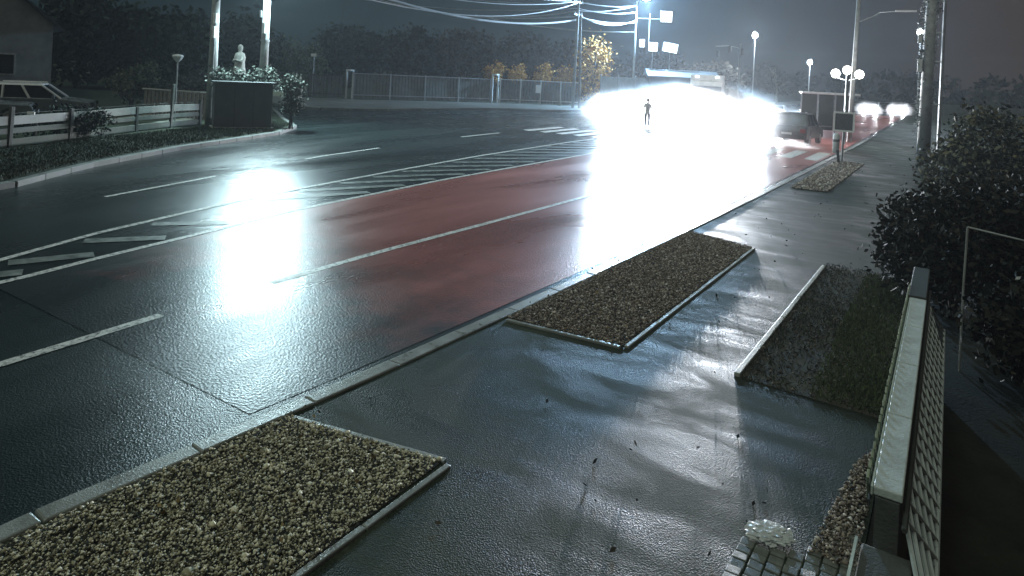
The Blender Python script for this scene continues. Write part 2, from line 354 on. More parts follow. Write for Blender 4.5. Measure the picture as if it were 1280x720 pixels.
# hatching inside the median
def hatch(y, dy, wd, m):
    a = (lerp(DUP, y) + .22, y); b = (lerp(DLOW, y + dy) - .22, y + dy)
    if b[0] - a[0] < .3: return
    d = Vector((b[0] - a[0], b[1] - a[1])).normalized(); n = Vector((-d.y, d.x)) * wd / 2
    struct(MB().sheet([(a[0] - n.x, a[1] - n.y), (b[0] - n.x, b[1] - n.y), (b[0] + n.x, b[1] + n.y), (a[0] + n.x, a[1] + n.y)], .0085).build('hatch_stripe', M[m]))
for y in (2.2, 3.2, 4.2, 5.4, 6.7): hatch(y, .95, .28, 'worn')
y = 9.3
while y < 29: hatch(y, 2.4, .28, 'worn'); y += 1.35
# crossing
for k in range(15):
    x = -4.75 - .98 * k
    struct(MB().sheet([(x - .27, 30.3), (x + .27, 30.0), (x + .27, 33.9), (x - .27, 34.2)], .0095).build('crossing_stripe', M['paint']))
# kerbs, stone by stone
def kerbrun(name, P, y_or_s, L, wd, hgt, m, gap=.005, side=1, limit=120, start=0):
    root = struct(thing(name, None, None)); 
    D = dense(P, .1); s = [0.]
    for a, b in zip(D, D[1:]): s.append(s[-1] + math.hypot(b[0] - a[0], b[1] - a[1]))
    s = np.array(s); X = np.array([p[0] for p in D]); Y = np.array([p[1] for p in D]); q = start; k = 0
    while q + L < s[-1] and k < limit:
        a = Vector((np.interp(q + gap, s, X), np.interp(q + gap, s, Y))); b = Vector((np.interp(q + L - gap, s, X), np.interp(q + L - gap, s, Y)))
        d = (b - a); ang = math.atan2(d.y, d.x); c = (a + b) / 2; n = Vector((-d.y, d.x)).normalized() * side * wd / 2
        mb = MB().box((0, 0, 0), (d.length, wd, hgt)); o = mb.build('kerb_stone', m, root, bevel=.014)
        o.location = (c.x + n.x, c.y + n.y, hgt / 2 - .02 + random.uniform(-.0015, .0015)); o.rotation_euler = (random.uniform(-.01, .01), 0, ang + random.uniform(-.006, .006))
        q += L; k += 1
    return root
kerbrun('kerb', KERB, 0, 1.0, .16, .155, M['kerb'], limit=44, start=6.0)
kerbrun('kerb', LEFT, 0, 1.0, .2, .15, M['kerbdull'], limit=42, start=10, side=-1)
kerbrun('kerb', FARE, 0, 1.5, .2, .15, M['kerbdull'], limit=36, start=24, side=-1)
# ------------------------------------------------------------------ planting beds beside the pavement
def pebbles(name, outline, n, size, z, m, hgt=.03):
    xs = [p[0] for p in outline]; ysn = [p[1] for p in outline]
    def inside(P):
        r = np.zeros(len(P), bool)
        for (x0, y0), (x1, y1) in zip(outline, outline[1:] + outline[:1]):
            c = ((y0 > P[:, 1]) != (y1 > P[:, 1])) & (P[:, 0] < (x1 - x0) * (P[:, 1] - y0) / (y1 - y0 + 1e-12) + x0); r ^= c
        return r
    P = rng.uniform((min(xs), min(ysn)), (max(xs), max(ysn)), (n * 2, 2)); P = P[inside(P)][:n]; n = len(P)
    base = np.array([(1, 0, 0), (-.5, .87, 0), (-.5, -.87, 0), (.1, .1, .75), (.15, .0, -.5)]); F = np.array([(0, 1, 3), (1, 2, 3), (2, 0, 3), (1, 0, 4), (2, 1, 4), (0, 2, 4)])
    s = size * rng.lognormal(0, .35, n); a = rng.uniform(0, 2 * PI, n)
    bb = base[None] * rng.uniform(.6, 1.3, (n, 5, 3)) * s[:, None, None]
    ca, sa = np.cos(a)[:, None], np.sin(a)[:, None]
    V = np.stack([bb[..., 0] * ca - bb[..., 1] * sa + P[:, :1], bb[..., 0] * sa + bb[..., 1] * ca + P[:, 1:], bb[..., 2] + z + rng.uniform(0, hgt, n)[:, None]], -1).reshape(-1, 3)
    FF = (F[None] + np.arange(n)[:, None, None] * 5).reshape(-1)
    me = bpy.data.meshes.new(name); me.vertices.add(len(V)); me.vertices.foreach_set('co', V.ravel())
    me.loops.add(len(FF)); me.loops.foreach_set('vertex_index', FF.astype(np.int32)); me.polygons.add(n * 6); me.polygons.foreach_set('loop_start', np.arange(0, n * 18, 3, dtype=np.int32))
    me.update(); me.validate(); me.materials.append(m); o = bpy.data.objects.new(name, me); C.objects.link(o); o['kind'] = 'stuff'; return o
def edging(P, wd=.05, h=.132, m='edging', L=1.0):
    r = struct(thing('bed_edging', None, None))
    for (x0, y0), (x1, y1) in zip(P, P[1:]):
        D = math.hypot(x1 - x0, y1 - y0); n = max(1, round(D / L))
        for k in range(n):
            t0 = (k + .5) / n; o = MB().box((0, 0, 0), (D / n - .012, wd, h)).build('edging_stone', M[m], r, bevel=.008)
            o.location = (x0 + (x1 - x0) * t0, y0 + (y1 - y0) * t0, h / 2 + .004 + random.uniform(-.005, .005)); o.rotation_euler = (0, 0, math.atan2(y1 - y0, x1 - x0) + random.uniform(-.006, .006))
    return r
def tufts(name, outline, n, h, m, z, asp=.12):
    xs = [p[0] for p in outline]; ysn = [p[1] for p in outline]
    P = rng.uniform((min(xs), min(ysn)), (max(xs), max(ysn)), (n, 2)); keep = rng.uniform(size=n) < .25 + .9 * (np.sin(P[:, 0] * 2.3 + np.cos(P[:, 1] * 1.7)) * .5 + .5)
    P = P[keep]; o = quads(name, m, np.c_[P, np.full(len(P), z + h * .5)], h, None, .2, 1.2, asp); o['kind'] = 'stuff'; return o
BED1 = [(-4.49, -2), (-4.49, 1.9), (-4.38, 3.70), (-3.02, 3.98), (-2.98, 2.4), (-2.98, -2)]
BED2 = [(-4.24, 6.70), (-4.14, 10), (-4.07, 12.85), (-2.82, 12.4), (-2.84, 6.85)]
BED3 = [(-1.57, 12.0), (-1.62, 6.9), (-.34, 6.85), (-.34, 12.2)]
BED4 = [(-3.72, 20.5), (-3.72, 30), (-2.7, 29.5), (-2.75, 20.5)]
for B, m in ((BED1, 'gsoil'), (BED2, 'gsoil'), (BED4, 'gsoil')): struct(MB().prism(B, .1, .121).build('bed_ground', M[m]))
struct(MB().prism(BED3, .1, .122).build('bed_ground', M['patchy']))
pebbles('gravel', BED1, 42000, .0092, .121, M['gravel'])
pebbles('gravel', BED2, 30000, .0115, .121, M['gravel2'])
pebbles('gravel', BED4, 7000, .024, .121, M['gravel2'])
pebbles('gravel', BED1, 1300, .017, .122, M['gravel'])
tufts('grass', [(-4.45, 2.2), (-3.1, 2.2), (-3.1, 3.9), (-4.4, 3.6)], 1500, .017, M['blade'], .125)
lp = np.c_[rng.uniform(-4.4, -3.0, 420), rng.uniform(1.2, 12.6, 420), np.full(420, .15)]; lp = lp[(lp[:, 1] < 3.9) | (lp[:, 1] > 6.8)]
o = quads('fallen_leaves', M['leaflitter'], lp, .020, None, 0); o['kind'] = 'stuff'
edging([(-4.36, 3.73), (-3.0, 4.01)], m='kerb'); edging([(-2.95, 3.98), (-2.95, -2)], m='kerb', L=.9)
edging([(-4.22, 6.66), (-2.84, 6.80)], m='kerb'); edging([(-2.80, 6.84), (-2.79, 12.4)])
edging([(-1.655, 6.9), (-1.60, 12.0)], wd=.06, h=.15)
tufts('grass', [(-1.0, 6.9), (-.36, 6.9), (-.36, 12), (-1.0, 12)], 16000, .045, M['blade'], .12)
pebbles('soil_clods', BED3, 2600, .012, .120, M['clod'])
tufts('grass', BED3, 9000, .035, M['bladed'], .12)
tufts('grass', [(-4.45, 1.0), (-3.9, 1.0), (-3.9, 3.6), (-4.4, 3.6)], 900, .02, M['blade'], .12)
vp = []
for (x0, y0), (x1, y1) in zip(LEFT[1:8], LEFT[2:9]):
    for k in range(3600):
        q = random.random(); e_ = random.uniform(.1, 3.1); d = Vector((y0 - y1, x1 - x0)).normalized()
        vp.append((x0 + (x1 - x0) * q + d.x * e_, y0 + (y1 - y0) * q + d.y * e_, .16))
o = quads('grass', M['bladed'], np.array(vp), .065, None, .2, 1.2, .16); o['kind'] = 'stuff'
# fallen leaves
lp = np.c_[rng.uniform(-4.2, -.5, 260), rng.uniform(3, 30, 260), np.full(260, .135)]
o = quads('fallen_leaves', M['leafbrown'], lp, .022, None, 0); o['kind'] = 'stuff'
# little paved patch with rounded corner by the gate
pv = struct(thing('paved_patch', None, None))
proto = None
for i in range(7):
    for j in range(24):
        x = -.96 + .093 * i; yy = 3.2 + .078 * j + (.0 if i % 2 else .03)
        if x > -.36 or yy > 4.5 + .75 * max(0, x + .8) + (.35 if x > -.5 else 0): continue
        if proto is None: proto = MB().box((0, 0, 0), (.085, .070, .05)).build('paver', M['paver'], pv, bevel=.006); o = proto
        else: o = proto.copy(); C.objects.link(o)
        o.location = (x + random.uniform(-.003, .003), yy, .102 + random.uniform(-.005, .005)); o.rotation_euler = (random.uniform(-.04, .04), random.uniform(-.04, .04), random.uniform(-.05, .05))
pebbles('gravel', [(-.62, 4.6), (-.36, 4.6), (-.36, 6.3), (-.5, 5.9)], 1500, .012, .118, M['gravel2'])
# crumpled bag lying by the paving
mb = MB(); bm = bmesh.new(); bmesh.ops.create_icosphere(bm, subdivisions=4, radius=1)
for v in bm.verts:
    n_ = v.co.copy(); k = 1 + random.uniform(-.16, .16) + .18 * math.sin(n_.x * 7 + n_.y * 5) * math.cos(n_.y * 9 - n_.z * 6)
    v.co = Vector((n_.x * .135 * k, n_.y * .10 * k, max(-.01, n_.z * .036 * k)))
me = bpy.data.meshes.new('plastic_bag'); bm.to_mesh(me); bm.free(); me.materials.append(M['bag'])
o = bpy.data.objects.new('plastic_bag', me); C.objects.link(o); o.location = (-.86, 4.62, .135); o.rotation_euler = (0, 0, .5)
tag(o, 'crumpled white plastic bag lying on wet pavement by the paved patch', 'bag')

# ------------------------------------------------------------------ garden wall, fence and shrubs on the right
gw = thing('garden_wall', 'low garden wall with wide pale cap and row of short slats', 'wall', (0, 0, 0))
MB().box((-.164, 5.2, .6), (.095, 3.4, 1.15)).build('wall_body', M['wallside'], gw)
for k in range(4): MB().box((-.163, 3.925 + .85 * k, 1.2), (.117, .838, .04)).build('cap_stone', M['cap'], gw, bevel=.006)
MB().box((-.2265, 5.2, 1.20), (.008, 3.4, .036)).build('cap_edge', M['capedge'], gw)
sp = None
for k in range(36):
    if sp is None: sp = MB().box((0, 0, 0), (.012, .045, .16)).build('slat', M['slat'], gw, bevel=.003); o = sp
    else: o = sp.copy(); C.objects.link(o)
    o.location = (-.248, 3.6 + .105 * k, 1.17 + random.uniform(-.008, .008)); o.rotation_euler = (.5, 0, 0)
MB().box((-.238, 5.5, 1.14), (.008, 4.0, .03)).build('rail', M['dpost'], gw)
gp = thing('gate_pillar', 'grey rendered pillar at the far end of the garden wall', 'pillar', (-.174, 7.5, 0))
MB().box((0, 0, .6), (.125, 1.14, 1.2)).build('shaft', M['wallside'], gp, bevel=.01); MB().box((0, 0, 1.215), (.14, 1.16, .03)).build('pillar_cap', M['dpost'], gp, bevel=.008)
gs = thing('gate_step', 'dark low step with thin pale edge below the garden wall', 'step', (-.2, 2.6, 0))
MB().box((.045, 0, .5), (.2, 1.75, .94)).build('slab', M['wallside'], gs, bevel=.01); MB().box((-.075, 0, .978), (.012, 1.75, .02)).build('edge_strip', M['capedge'], gs)
lt = thing('lattice_panel', 'slanted metal lattice panel of crossed bars behind the garden wall', 'lattice', (0.0, 0, 0))
for k in range(24):
    y0 = 3.5 + .16 * k
    for s_ in (1, -1):
        a = (-.088, y0, 1.115 + .006 * s_); b = (.030, y0 + .34 * s_, .80 + .006 * s_)
        MB().tube([a, b], .010, 5).build('bar', M['lattice'], lt)
MB().tube([(-.09, 3.4, 1.125), (-.09, 7.6, 1.125)], .012, 6).build('rail', M['dpost'], lt); MB().tube([(.034, 3.4, .79), (.034, 7.6, .79)], .012, 6).build('rail', M['lattice'], lt)
for y in (3.5, 5.5, 7.5): MB().tube([(.03, y, .1), (.03, y, .79)], .015, 6).build('post', M['dpost'], lt)
fr = thing('drying_frame', 'thin bent metal drying frame standing in the dark garden', 'frame', (.19, 8.65, .09))
MB().tube([(0, 0, 0), (.0, 0, .9), (.012, 0, 1.52)], .012, 6).build('post', M['pole'], fr); MB().tube([(.012, 0, 1.52), (.6, -.33, 1.50), (1.1, -.6, 1.49)], .010, 6).build('top_rail', M['pole'], fr); MB().tube([(1.1, -.6, 1.49), (1.1, -.6, 0)], .012, 6).build('post', M['pole'], fr)
def shrub(label, loc, bl, n, leaf, ls, clump=.16, group='garden shrubs', name='shrub'):
    t = thing(name, label, 'shrub', loc, 0, group); mb = MB()
    for k in range(7):
        b = bl[k % len(bl)]; mb.tube([(random.uniform(-.1, .1), random.uniform(-.1, .1), 0), (b[0] * .5, b[1] * .5, b[2] * .6), (b[0] + random.uniform(-.3, .3) * b[3], b[1], b[2] + .5 * b[5])], [.035, .022, .008], 5)
    mb.build('stem', M['bark'], t); quads('foliage', leaf, blobs(bl, n, clump, 16), ls, t); return t
shrub('tall dark shrub leaning over the end of the garden wall', (.15, 10.6, .09), [(-.2, 0, .95, .7, 1.3, .7), (.2, .6, 1.0, .7, 1.2, .75), (-.5, 1.2, .7, .5, 1.0, .55)], 12000, M['leafshrub'], .044, .10)
shrub('broad dark shrub filling the garden beside the drying frame', (1.5, 11.2, .09), [(0, 0, .95, 1.1, 1.3, .85), (.9, .3, 1.1, 1.1, 1.3, .85), (-.3, 1.2, 1.05, .9, 1.2, .8)], 12000, M['leafshrub'], .046, .11)
shrub('low dark shrub under the drying frame with pale blossoms', (1.0, 8.2, .09), [(0, 0, .7, .7, .9, .5), (.5, .4, .7, .7, .8, .5)], 9000, M['leafshrub'], .045, .1)
tree('garden_tree', 'tall reddish dark tree at the edge of the garden', (3.6, 17.5, .09), 3.2, [(0, 0, 2.1, 1.5, 1.6, 1.1), (1.3, .5, 2.4, 1.4, 1.4, 1.1), (-.9, .8, 1.5, 1.0, 1.2, .9)], 9000, leafmat('reddish_leaves', (.014, .014, .012), (.05, .04, .034)), .09, clump=.2)
shrub('dark bush with small yellowish leaves beside the ivy covered pole', (.9, 20, .09), [(0, 0, 1.3, 1.0, 1.4, 1.3), (-.6, 1.0, .8, .9, 1.4, .8)], 8000, leafmat('bush_leaves', (.016, .02, .016), (.05, .055, .04), (.22, .2, .12)), .065, .16)
fl = thing('flower_spray', 'cluster of pale blossoms hanging below the drying frame rail', 'flowers', (.62, 8.3, 1.22))
MB().tube([(-.1, .1, -.5), (0, 0, -.1), (.05, 0, 0), (.3, .05, -.06)], .008, 5).build('stem', M['bark'], fl)
for p in ((-.07, -.05, 0), (0, 0, .02), (.18, -.05, -.01), (.33, .05, -.08), (.28, -.15, -.16)): quads('blossom', M['bag'], np.array([p]), .035, fl)

# ------------------------------------------------------------------ poles and lamps
def insul(parent, p): MB().lathe([(.02, -.09), (.05, -.07), (.06, 0), (.035, .05), (.055, .08), (.02, .12)], p, 10).build('insulator', M['pale'], parent)
u1 = thing('utility_pole', 'tapered wooden utility pole with boxes, standing by the wire fence', 'pole', (-26.6, 17.5, .1), 0, 'utility poles')
MB().tube([(0, 0, -.1), (.02, 0, 4.2), (.05, 0, 8.6)], [.21, .17, .13], 10).build('shaft', M['pole'], u1, smooth=True)
MB().box((.25, -.12, 4.55), (.2, .16, .42)).build('meter_box', M['pale'], u1, bevel=.01); MB().box((.3, -.2, 3.95), (.15, .12, .48)).build('fuse_box', M['pale'], u1, bevel=.01)
MB().tube([(.22, -.12, .3), (.22, -.12, 3.7)], .035, 6).build('conduit', M['metal'], u1)
MB().box((.05, 0, 7.9), (1.8, .1, .1)).build('crossarm', M['wood'], u1)
for x in (-.75, -.25, .35, .85): insul(u1, (x, 0, 8.05))
MB().tube([(.1, -.1, 5.2), (.55, -.1, 5.5), (.75, -.1, 6.3)], .04, 6).build('bracket', M['metal'], u1)
def lamp_head(parent, p, d, emit='lampA', s=1.):
    a = math.atan2(d[1], d[0])
    MB().box((p[0], p[1], p[2]), (.75 * s, .3 * s, .12 * s), a, taper=.8).build('lamp_head', M['metal'], parent, bevel=.02)
    MB().box((p[0], p[1], p[2] - .075 * s), (.6 * s, .24 * s, .03 * s), a).build('lens', M[emit], parent, bevel=.005)
u2 = thing('street_lamp', 'concrete lamp pole with cold light behind the grey cabinet', 'street lamp', (-25.6, 19.3, .1), 0, 'street lamps')
MB().tube([(0, 0, -.1), (.03, 0, 3.8), (.06, 0, 7.1)], [.2, .17, .13], 10).build('shaft', M['pole'], u2, smooth=True)
MB().box((.16, -.16, 4.3), (.18, .14, .5)).build('switch_box', M['pale'], u2, bevel=.01); MB().box((-.12, -.16, 4.9), (.12, .12, .3)).build('fuse_box', M['metal'], u2, bevel=.01)
MB().tube([(.05, -.05, 6.8), (.2, -.05, 7.15), (.5, -.05, 7.2)], .045, 7).build('arm', M['metal'], u2)
MB().tube([(0.02, 0, 3.7), (.02, 0, 3.78)], .2, 10).build('band', M['metal'], u2)
lamp_head(u2, (.55, -.05, 7.2), (1, 0))
light('lamp_light', 'SPOT', (-25.05, 19.25, 7.1), 9500, (.66, .93, 1.0), (-21.0, 18.5, 0), .28, 140)
pc = thing('street_lamp', 'tall slim lamp pole beside the corrugated fence, lamp at top', 'street lamp', (-26.8, 63.8, .12), 0, 'street lamps')
MB().tube([(0, 0, -.1), (0, 0, 6), (0, 0, 10.6)], [.13, .1, .07], 8).build('shaft', M['metal'], pc, smooth=True)
MB().tube([(0, 0, 10.4), (.2, 0, 10.75), (.75, 0, 10.85)], .05, 6).build('arm', M['metal'], pc); lamp_head(pc, (1.0, 0, 10.85), (1, 0), 'lampA', 1.3)
light('lamp_light', 'SPOT', (-25.8, 63.8, 10.72), 80000, (.42, .70, 1.0), (-20, 54, 0), .35, 160)
for nm, px, Y, h, lb, pw in (('a', -20.9, 87.9, 8.8, 'distant lamp pole with bright star of light beyond the smoke', 7000), ('b', -17.0, 103.8, 6.2, 'distant smaller lamp pole between the smoke and the shelter', 4000), ('c', -2.9, 81.5, 8.9, 'distant lamp seen past the edge of the ivy covered pole', 1200)):
    q = thing('street_lamp', lb, 'street lamp', (px, Y, .1), 0, 'street lamps'); MB().tube([(0, 0, 0), (0, 0, h)], [.09, .06], 7).build('shaft', M['metal'], q)
    MB().lathe([(.05, -.35), (.3, -.25), (.36, 0), (.26, .25), (.05, .34)], (0, -.1, h + .2), 12).build('lens', M['lampfar'], q, smooth=True); MB().lathe([(.38, 0), (.25, .18), (.03, .24)], (0, -.1, h + .45), 12).build('hood', M['metal'], q)
    light('lamp_light', 'POINT', (px, Y - .9, h + .2), pw, (.75, .88, 1.0), None, .3)
p7 = thing('utility_pole', 'slim tall twin pole carrying cables by the notice fence', 'pole', (-28.0, 53.4, .12), 0, 'utility poles')
MB().tube([(0, 0, -.1), (.1, 0, 10.5)], [.15, .1], 8).build('shaft', M['pole'], p7, smooth=True); MB().tube([(.55, .2, -.1), (.3, .1, 8.2)], [.13, .09], 8).build('strut', M['wood'], p7, smooth=True)
MB().box((.1, 0, 9.3), (.1, 1.8, .1)).build('crossarm', M['metal'], p7); MB().box((.1, 0, 8.2), (.1, 1.5, .1)).build('crossarm', M['metal'], p7)
for z in (9.45, 8.35):
    for y in (-.7, -.2, .2, .7): insul(p7, (.1, y, z))
p9 = thing('utility_pole', 'dark pole hung with signal heads just beyond the smoke', 'pole', (-21.0, 81.5, .1), 0, 'utility poles')
MB().tube([(0, 0, 0), (0, 0, 7.6)], [.13, .09], 8).build('shaft', M['metal'], p9); MB().tube([(0, 0, 7.0), (-1.3, 0, 7.3), (-2.9, 0, 7.2)], .05, 6).build('arm', M['metal'], p9)
for x, z in ((-1.2, 6.9), (-2.6, 6.3), (.25, 6.6)): MB().box((x, 0, z), (.3, .2, .8)).build('signal_head', M['dark'], p9, bevel=.03)
p10 = thing('utility_pole', 'slim tall pole rising behind the square sign post', 'pole', (-4.55, 41.0, .11), 0, 'utility poles')
MB().tube([(0, 0, 0), (.15, 0, 8.9)], [.13, .1], 8).build('shaft', M['pole'], p10, smooth=True); MB().tube([(.12, 0, 6.5), (.9, .4, 6.9), (1.15, .5, 7.1)], .035, 6).build('arm', M['metal'], p10)
MB().box((2.35, .4, 7.15), (1.0, .22, .08), .1).build('lamp_head', M['pale'], p10, bevel=.02); MB().tube([(1.1, .48, 7.08), (1.9, .42, 7.14)], .02, 6).build('bracket', M['metal'], p10)
gl = thing('globe_lamp', 'lamp post with three glowing globes behind the square sign', 'street lamp', (-4.6, 39.2, .11), 0, 'street lamps')
MB().tube([(0, 0, 0), (0, 0, 3.7)], [.07, .045], 8).build('shaft', M['metal'], gl); MB().tube([(-.5, -.2, 3.45), (0, 0, 3.3), (.5, .2, 3.45)], .03, 6).build('arm', M['metal'], gl)
for x, y, z in ((-.52, -.2, 3.66), (0, 0, 3.86), (.55, .22, 3.66)): MB().lathe([(.03, -.23), (.16, -.17), (.23, 0), (.16, .17), (.03, .23)], (x, y, z), 14).build('globe', M['globe'], gl, smooth=True)
light('globe_light', 'POINT', (-4.6, 38.7, 4.0), 260, (.9, .92, 1.0), None, .25)
iv = thing('ivy_pole', 'thick grey concrete pole with climbing ivy beside dark shrubs', 'pole', (-.95, 35.6, .1), 0, 'utility poles')
MB().tube([(0, 0, -.1), (.03, 0, 4.5), (.06, 0, 9)], [.27, .24, .2], 12).build('shaft', M['pole'], iv, smooth=True); MB().tube([(.55, .1, 0), (.55, .1, 8.8)], .07, 7).build('conduit', M['metal'], iv)
for z in (2.4, 4.3, 5.6, 7.0): MB().tube([(-.3, 0, z), (.6, .08, z)], .03, 6).build('bracket', M['metal'], iv)
MB().box((-.28, -.2, 4.1), (.2, .2, .55)).build('fuse_box', M['pale'], iv, bevel=.02); MB().box((-.32, -.2, 5.3), (.16, .2, .4)).build('junction_box', M['pale'], iv, bevel=.02)
pts = []
for k in range(90):
    z = random.uniform(1.2, 8.5); a = random.choice((-2.6, -2.9, 2.9, -2.2, -.3)) + random.uniform(-.3, .3); c = np.array([.3 * math.cos(a), .3 * math.sin(a), z]); pts.append(c + rng.normal(size=(14, 3)) * np.array([.07, .07, .2]))
quads('ivy', leafmat('ivy_leaves', (.04, .05, .045), (.13, .15, .15), (.42, .46, .46)), np.concatenate(pts), .055, iv)
# overhead cables
def cable(label, a, b, sag, r=.03):
    a, b = Vector(a), Vector(b); P = [a.lerp(b, k / 14) - Vector((0, 0, sag * 4 * (k / 14) * (1 - k / 14))) for k in range(15)]
    return tag(MB().tube(P, r, 5).build('overhead_cable', M['cable']), label, 'cable', 'overhead cables')
cable('thick sagging cable bundle running from the twin pole towards the grey cabinet', (-28, 53.4, 7.9), (-26.4, 17.5, 8.2), 1.6, .09)
cable('upper thin cable strung between the twin pole and the fence-side pole', (-28, 53.0, 9.5), (-26.0, 17.5, 8.1), .6)
cable('lower thin cable strung between the twin pole and the fence-side pole', (-27.9, 52.7, 9.4), (-27.3, 17.5, 8.1), 1.2)
cable('highest cable going on from the twin pole to the tall lamp pole', (-27.9, 53.4, 9.45), (-26.8, 63.8, 10.2), .2, .04)
cable('middle cable going on from the twin pole to the tall lamp pole', (-27.9, 53.4, 8.9), (-26.8, 63.8, 9.6), .3, .04)
cable('lowest cable going on from the twin pole to the tall lamp pole', (-27.9, 53.4, 8.2), (-26.8, 63.8, 8.6), .35, .06)
cable('cable crossing behind the twin pole above the golden tree', (-44, 60, 9.0), (-26.8, 63.8, 7.6), .5, .06)
for k, (lb, x, y, z, sg_, r_) in enumerate((('slack cable dropping from the twin pole top towards the grey cabinet pole', -25.6, 19.3, 7.0, 1.6, .035), ('faint high cable running from the twin pole over the side road', -60, 44, 12.5, .8, .03),
        ('second faint cable running from the twin pole over the side road', -58, 42, 11.2, 1.3, .03), ('pale cable looping from the twin pole towards the narrow gate', -50, 45, 10.6, 1.6, .05))):
    cable(lb, (-27.9, 53.4, 9.4 - .25 * k), (x, y, z), sg_, r_)
for k, lb in enumerate(('short cable between the twin pole and lamp pole, just under the lamp arm', 'short slack cable between the twin pole and lamp pole, just above the golden tree')):
    cable(lb, (-27.9, 53.4, 8.7 - .4 * k), (-26.8, 63.8, 10.3 - 1.5 * k), .3 + .4 * k, .045)
cable('long cable leaving the twin pole over the dark treetops', (-27.9, 53.4, 8.2), (-52, 56, 9.8), .7, .05)

# ------------------------------------------------------------------ wire fence, cabinet, statue and cars on the left
wf = thing('wire_fence', 'low fence of pale concrete boards on dark posts along the grass verge', 'fence')
LP = [(-20.9, 4.4, 1.2), (-22.6, 8.6, 1.2), (-23.5, 10.6, 1.05), (-25.2, 13.6, .95), (-26.0, 15.4, 1.75), (-26.4, 16.9, 1.1)]
for x, y, h in LP:
    o = MB().box((0, 0, h / 2), (.11, .11, h)).build('post', M['dpost'], wf, bevel=.01); o.location = (x, y, .09); o.rotation_euler = (random.uniform(-.03, .03), random.uniform(-.03, .03), .3)
for (xa, ya, ha), (xb, yb, hb) in zip(LP, LP[1:]):
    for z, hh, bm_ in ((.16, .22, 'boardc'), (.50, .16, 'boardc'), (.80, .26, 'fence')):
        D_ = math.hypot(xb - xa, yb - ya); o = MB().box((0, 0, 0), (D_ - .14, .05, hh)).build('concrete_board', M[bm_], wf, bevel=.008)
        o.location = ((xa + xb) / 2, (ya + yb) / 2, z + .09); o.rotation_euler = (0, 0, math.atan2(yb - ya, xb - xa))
for z in (1.0,):
    MB().tube([(x, y - .07, z + .09) for x, y, h in LP], .007, 5).build('wire', M['dpost'], wf)
o = MB().tube([(-23.2, 9.5, .1), (-23.15, 9.5, .8)], .04, 6).build('fence_stake', M['dpost']); tag(o, 'short thin stake between two wire fence posts under small white tag', 'stake')
o = MB().box((-23.05, 9.3, 1.05), (.26, .03, .09), .4).build('fence_tag', M['signwhite'], bevel=.005); tag(o, 'small white tag fixed low on the wire fence', 'tag')
cb = thing('cabinet', 'dark grey utility cabinet block between the two poles', 'cabinet', (-24.35, 17.45, .1), math.atan2(1.9, 1.0))
MB().box((0, 0, .06), (2.35, .8, .12)).build('plinth', M['kerb'], cb, bevel=.01)
for k in (-1, 0, 1): MB().box((k * .74, 0, 1.0), (.73, .7, 1.76)).build('door_panel', M['cabinet'], cb, bevel=.01)
MB().box((0, 0, 1.92), (2.4, .82, .07)).build('cabinet_roof', M['cabinet'], cb, bevel=.01)
shrub('pale flowering bush rising behind the grey cabinet', (-25.3, 18.2, .1), [(-.5, -.6, 2.05, .8, .6, .35), (.3, .6, 2.0, .8, .7, .4), (0, 0, 1.6, 1.0, .8, .6)], 3600, M['leafpale'], .085, .14, 'bushes by the cabinet')
shrub('small pale bush at the side of the grey cabinet roof', (-23.6, 19.3, .1), [(0, 0, 1.85, .5, .5, .4), (0, 0, 1.2, .4, .4, .7)], 1700, M['leafpale'], .08, .12, 'bushes by the cabinet')
st = thing('statue', 'small pale robed statue on plinth above the grey cabinet', 'statue', (-27.3, 19.3, .1))
MB().box((0, 0, .95), (.7, .7, 1.9), taper=.85).build('plinth', M['stone'], st, bevel=.03)
MB().lathe([(.30, 1.9), (.31, 2.1), (.24, 2.5), (.22, 2.75), (.25, 2.95), (.20, 3.12), (.08, 3.2), (.10, 3.28), (.12, 3.38), (.10, 3.48), (.03, 3.54)], (0, 0, 0), 14).build('figure', M['stone'], st, smooth=True)
for s_ in (-1, 1): MB().tube([(.22 * s_, 0, 3.02), (.27 * s_, -.12, 2.75), (.05 * s_, -.26, 2.82)], [.08, .075, .05], 7).build('arm', M['stone'], st, smooth=True)
sl_ = thing('path_lamp', 'small unlit pale lamp on thin post behind the wire fence', 'lamp', (-28.4, 17.0, .1))
MB().tube([(0, 0, 0), (0, 0, 2.6)], .04, 6).build('post', M['metal'], sl_); MB().lathe([(.05, 2.6), (.16, 2.72), (.24, 2.86), (.2, 2.92), (.03, 2.95)], (0, 0, 0), 10).build('shade', M['pale'], sl_)
shrub('low dark weedy bush between the first two wire fence posts', (-24.2, 10.9, .1), [(0, 0, .55, .8, .8, .5), (.5, .6, .5, .6, .6, .45), (-.6, -.7, .4, .6, .6, .4)], 3000, M['leafdark'], .06, .1, 'bushes beyond the wire fence')
bf = thing('board_fence', 'low board fence behind the wire fence and utility pole', 'fence')
bp = None
for k in range(22):
    x, y = -32.6 + .26 * k, 18.0 + .04 * k + .12 * max(0, k - 16)
    if bp is None: bp = MB().box((0, 0, .62), (.22, .03, 1.25)).build('board', M['wood'], bf); o = bp
    else: o = bp.copy(); C.objects.link(o)
    o.location = (x, y, .1 + random.uniform(-.03, .03))
MB().tube([(-32.8, 17.96, 1.3), (-27, 18.9, 1.36)], .05, 6).build('rail', M['pole'], bf)
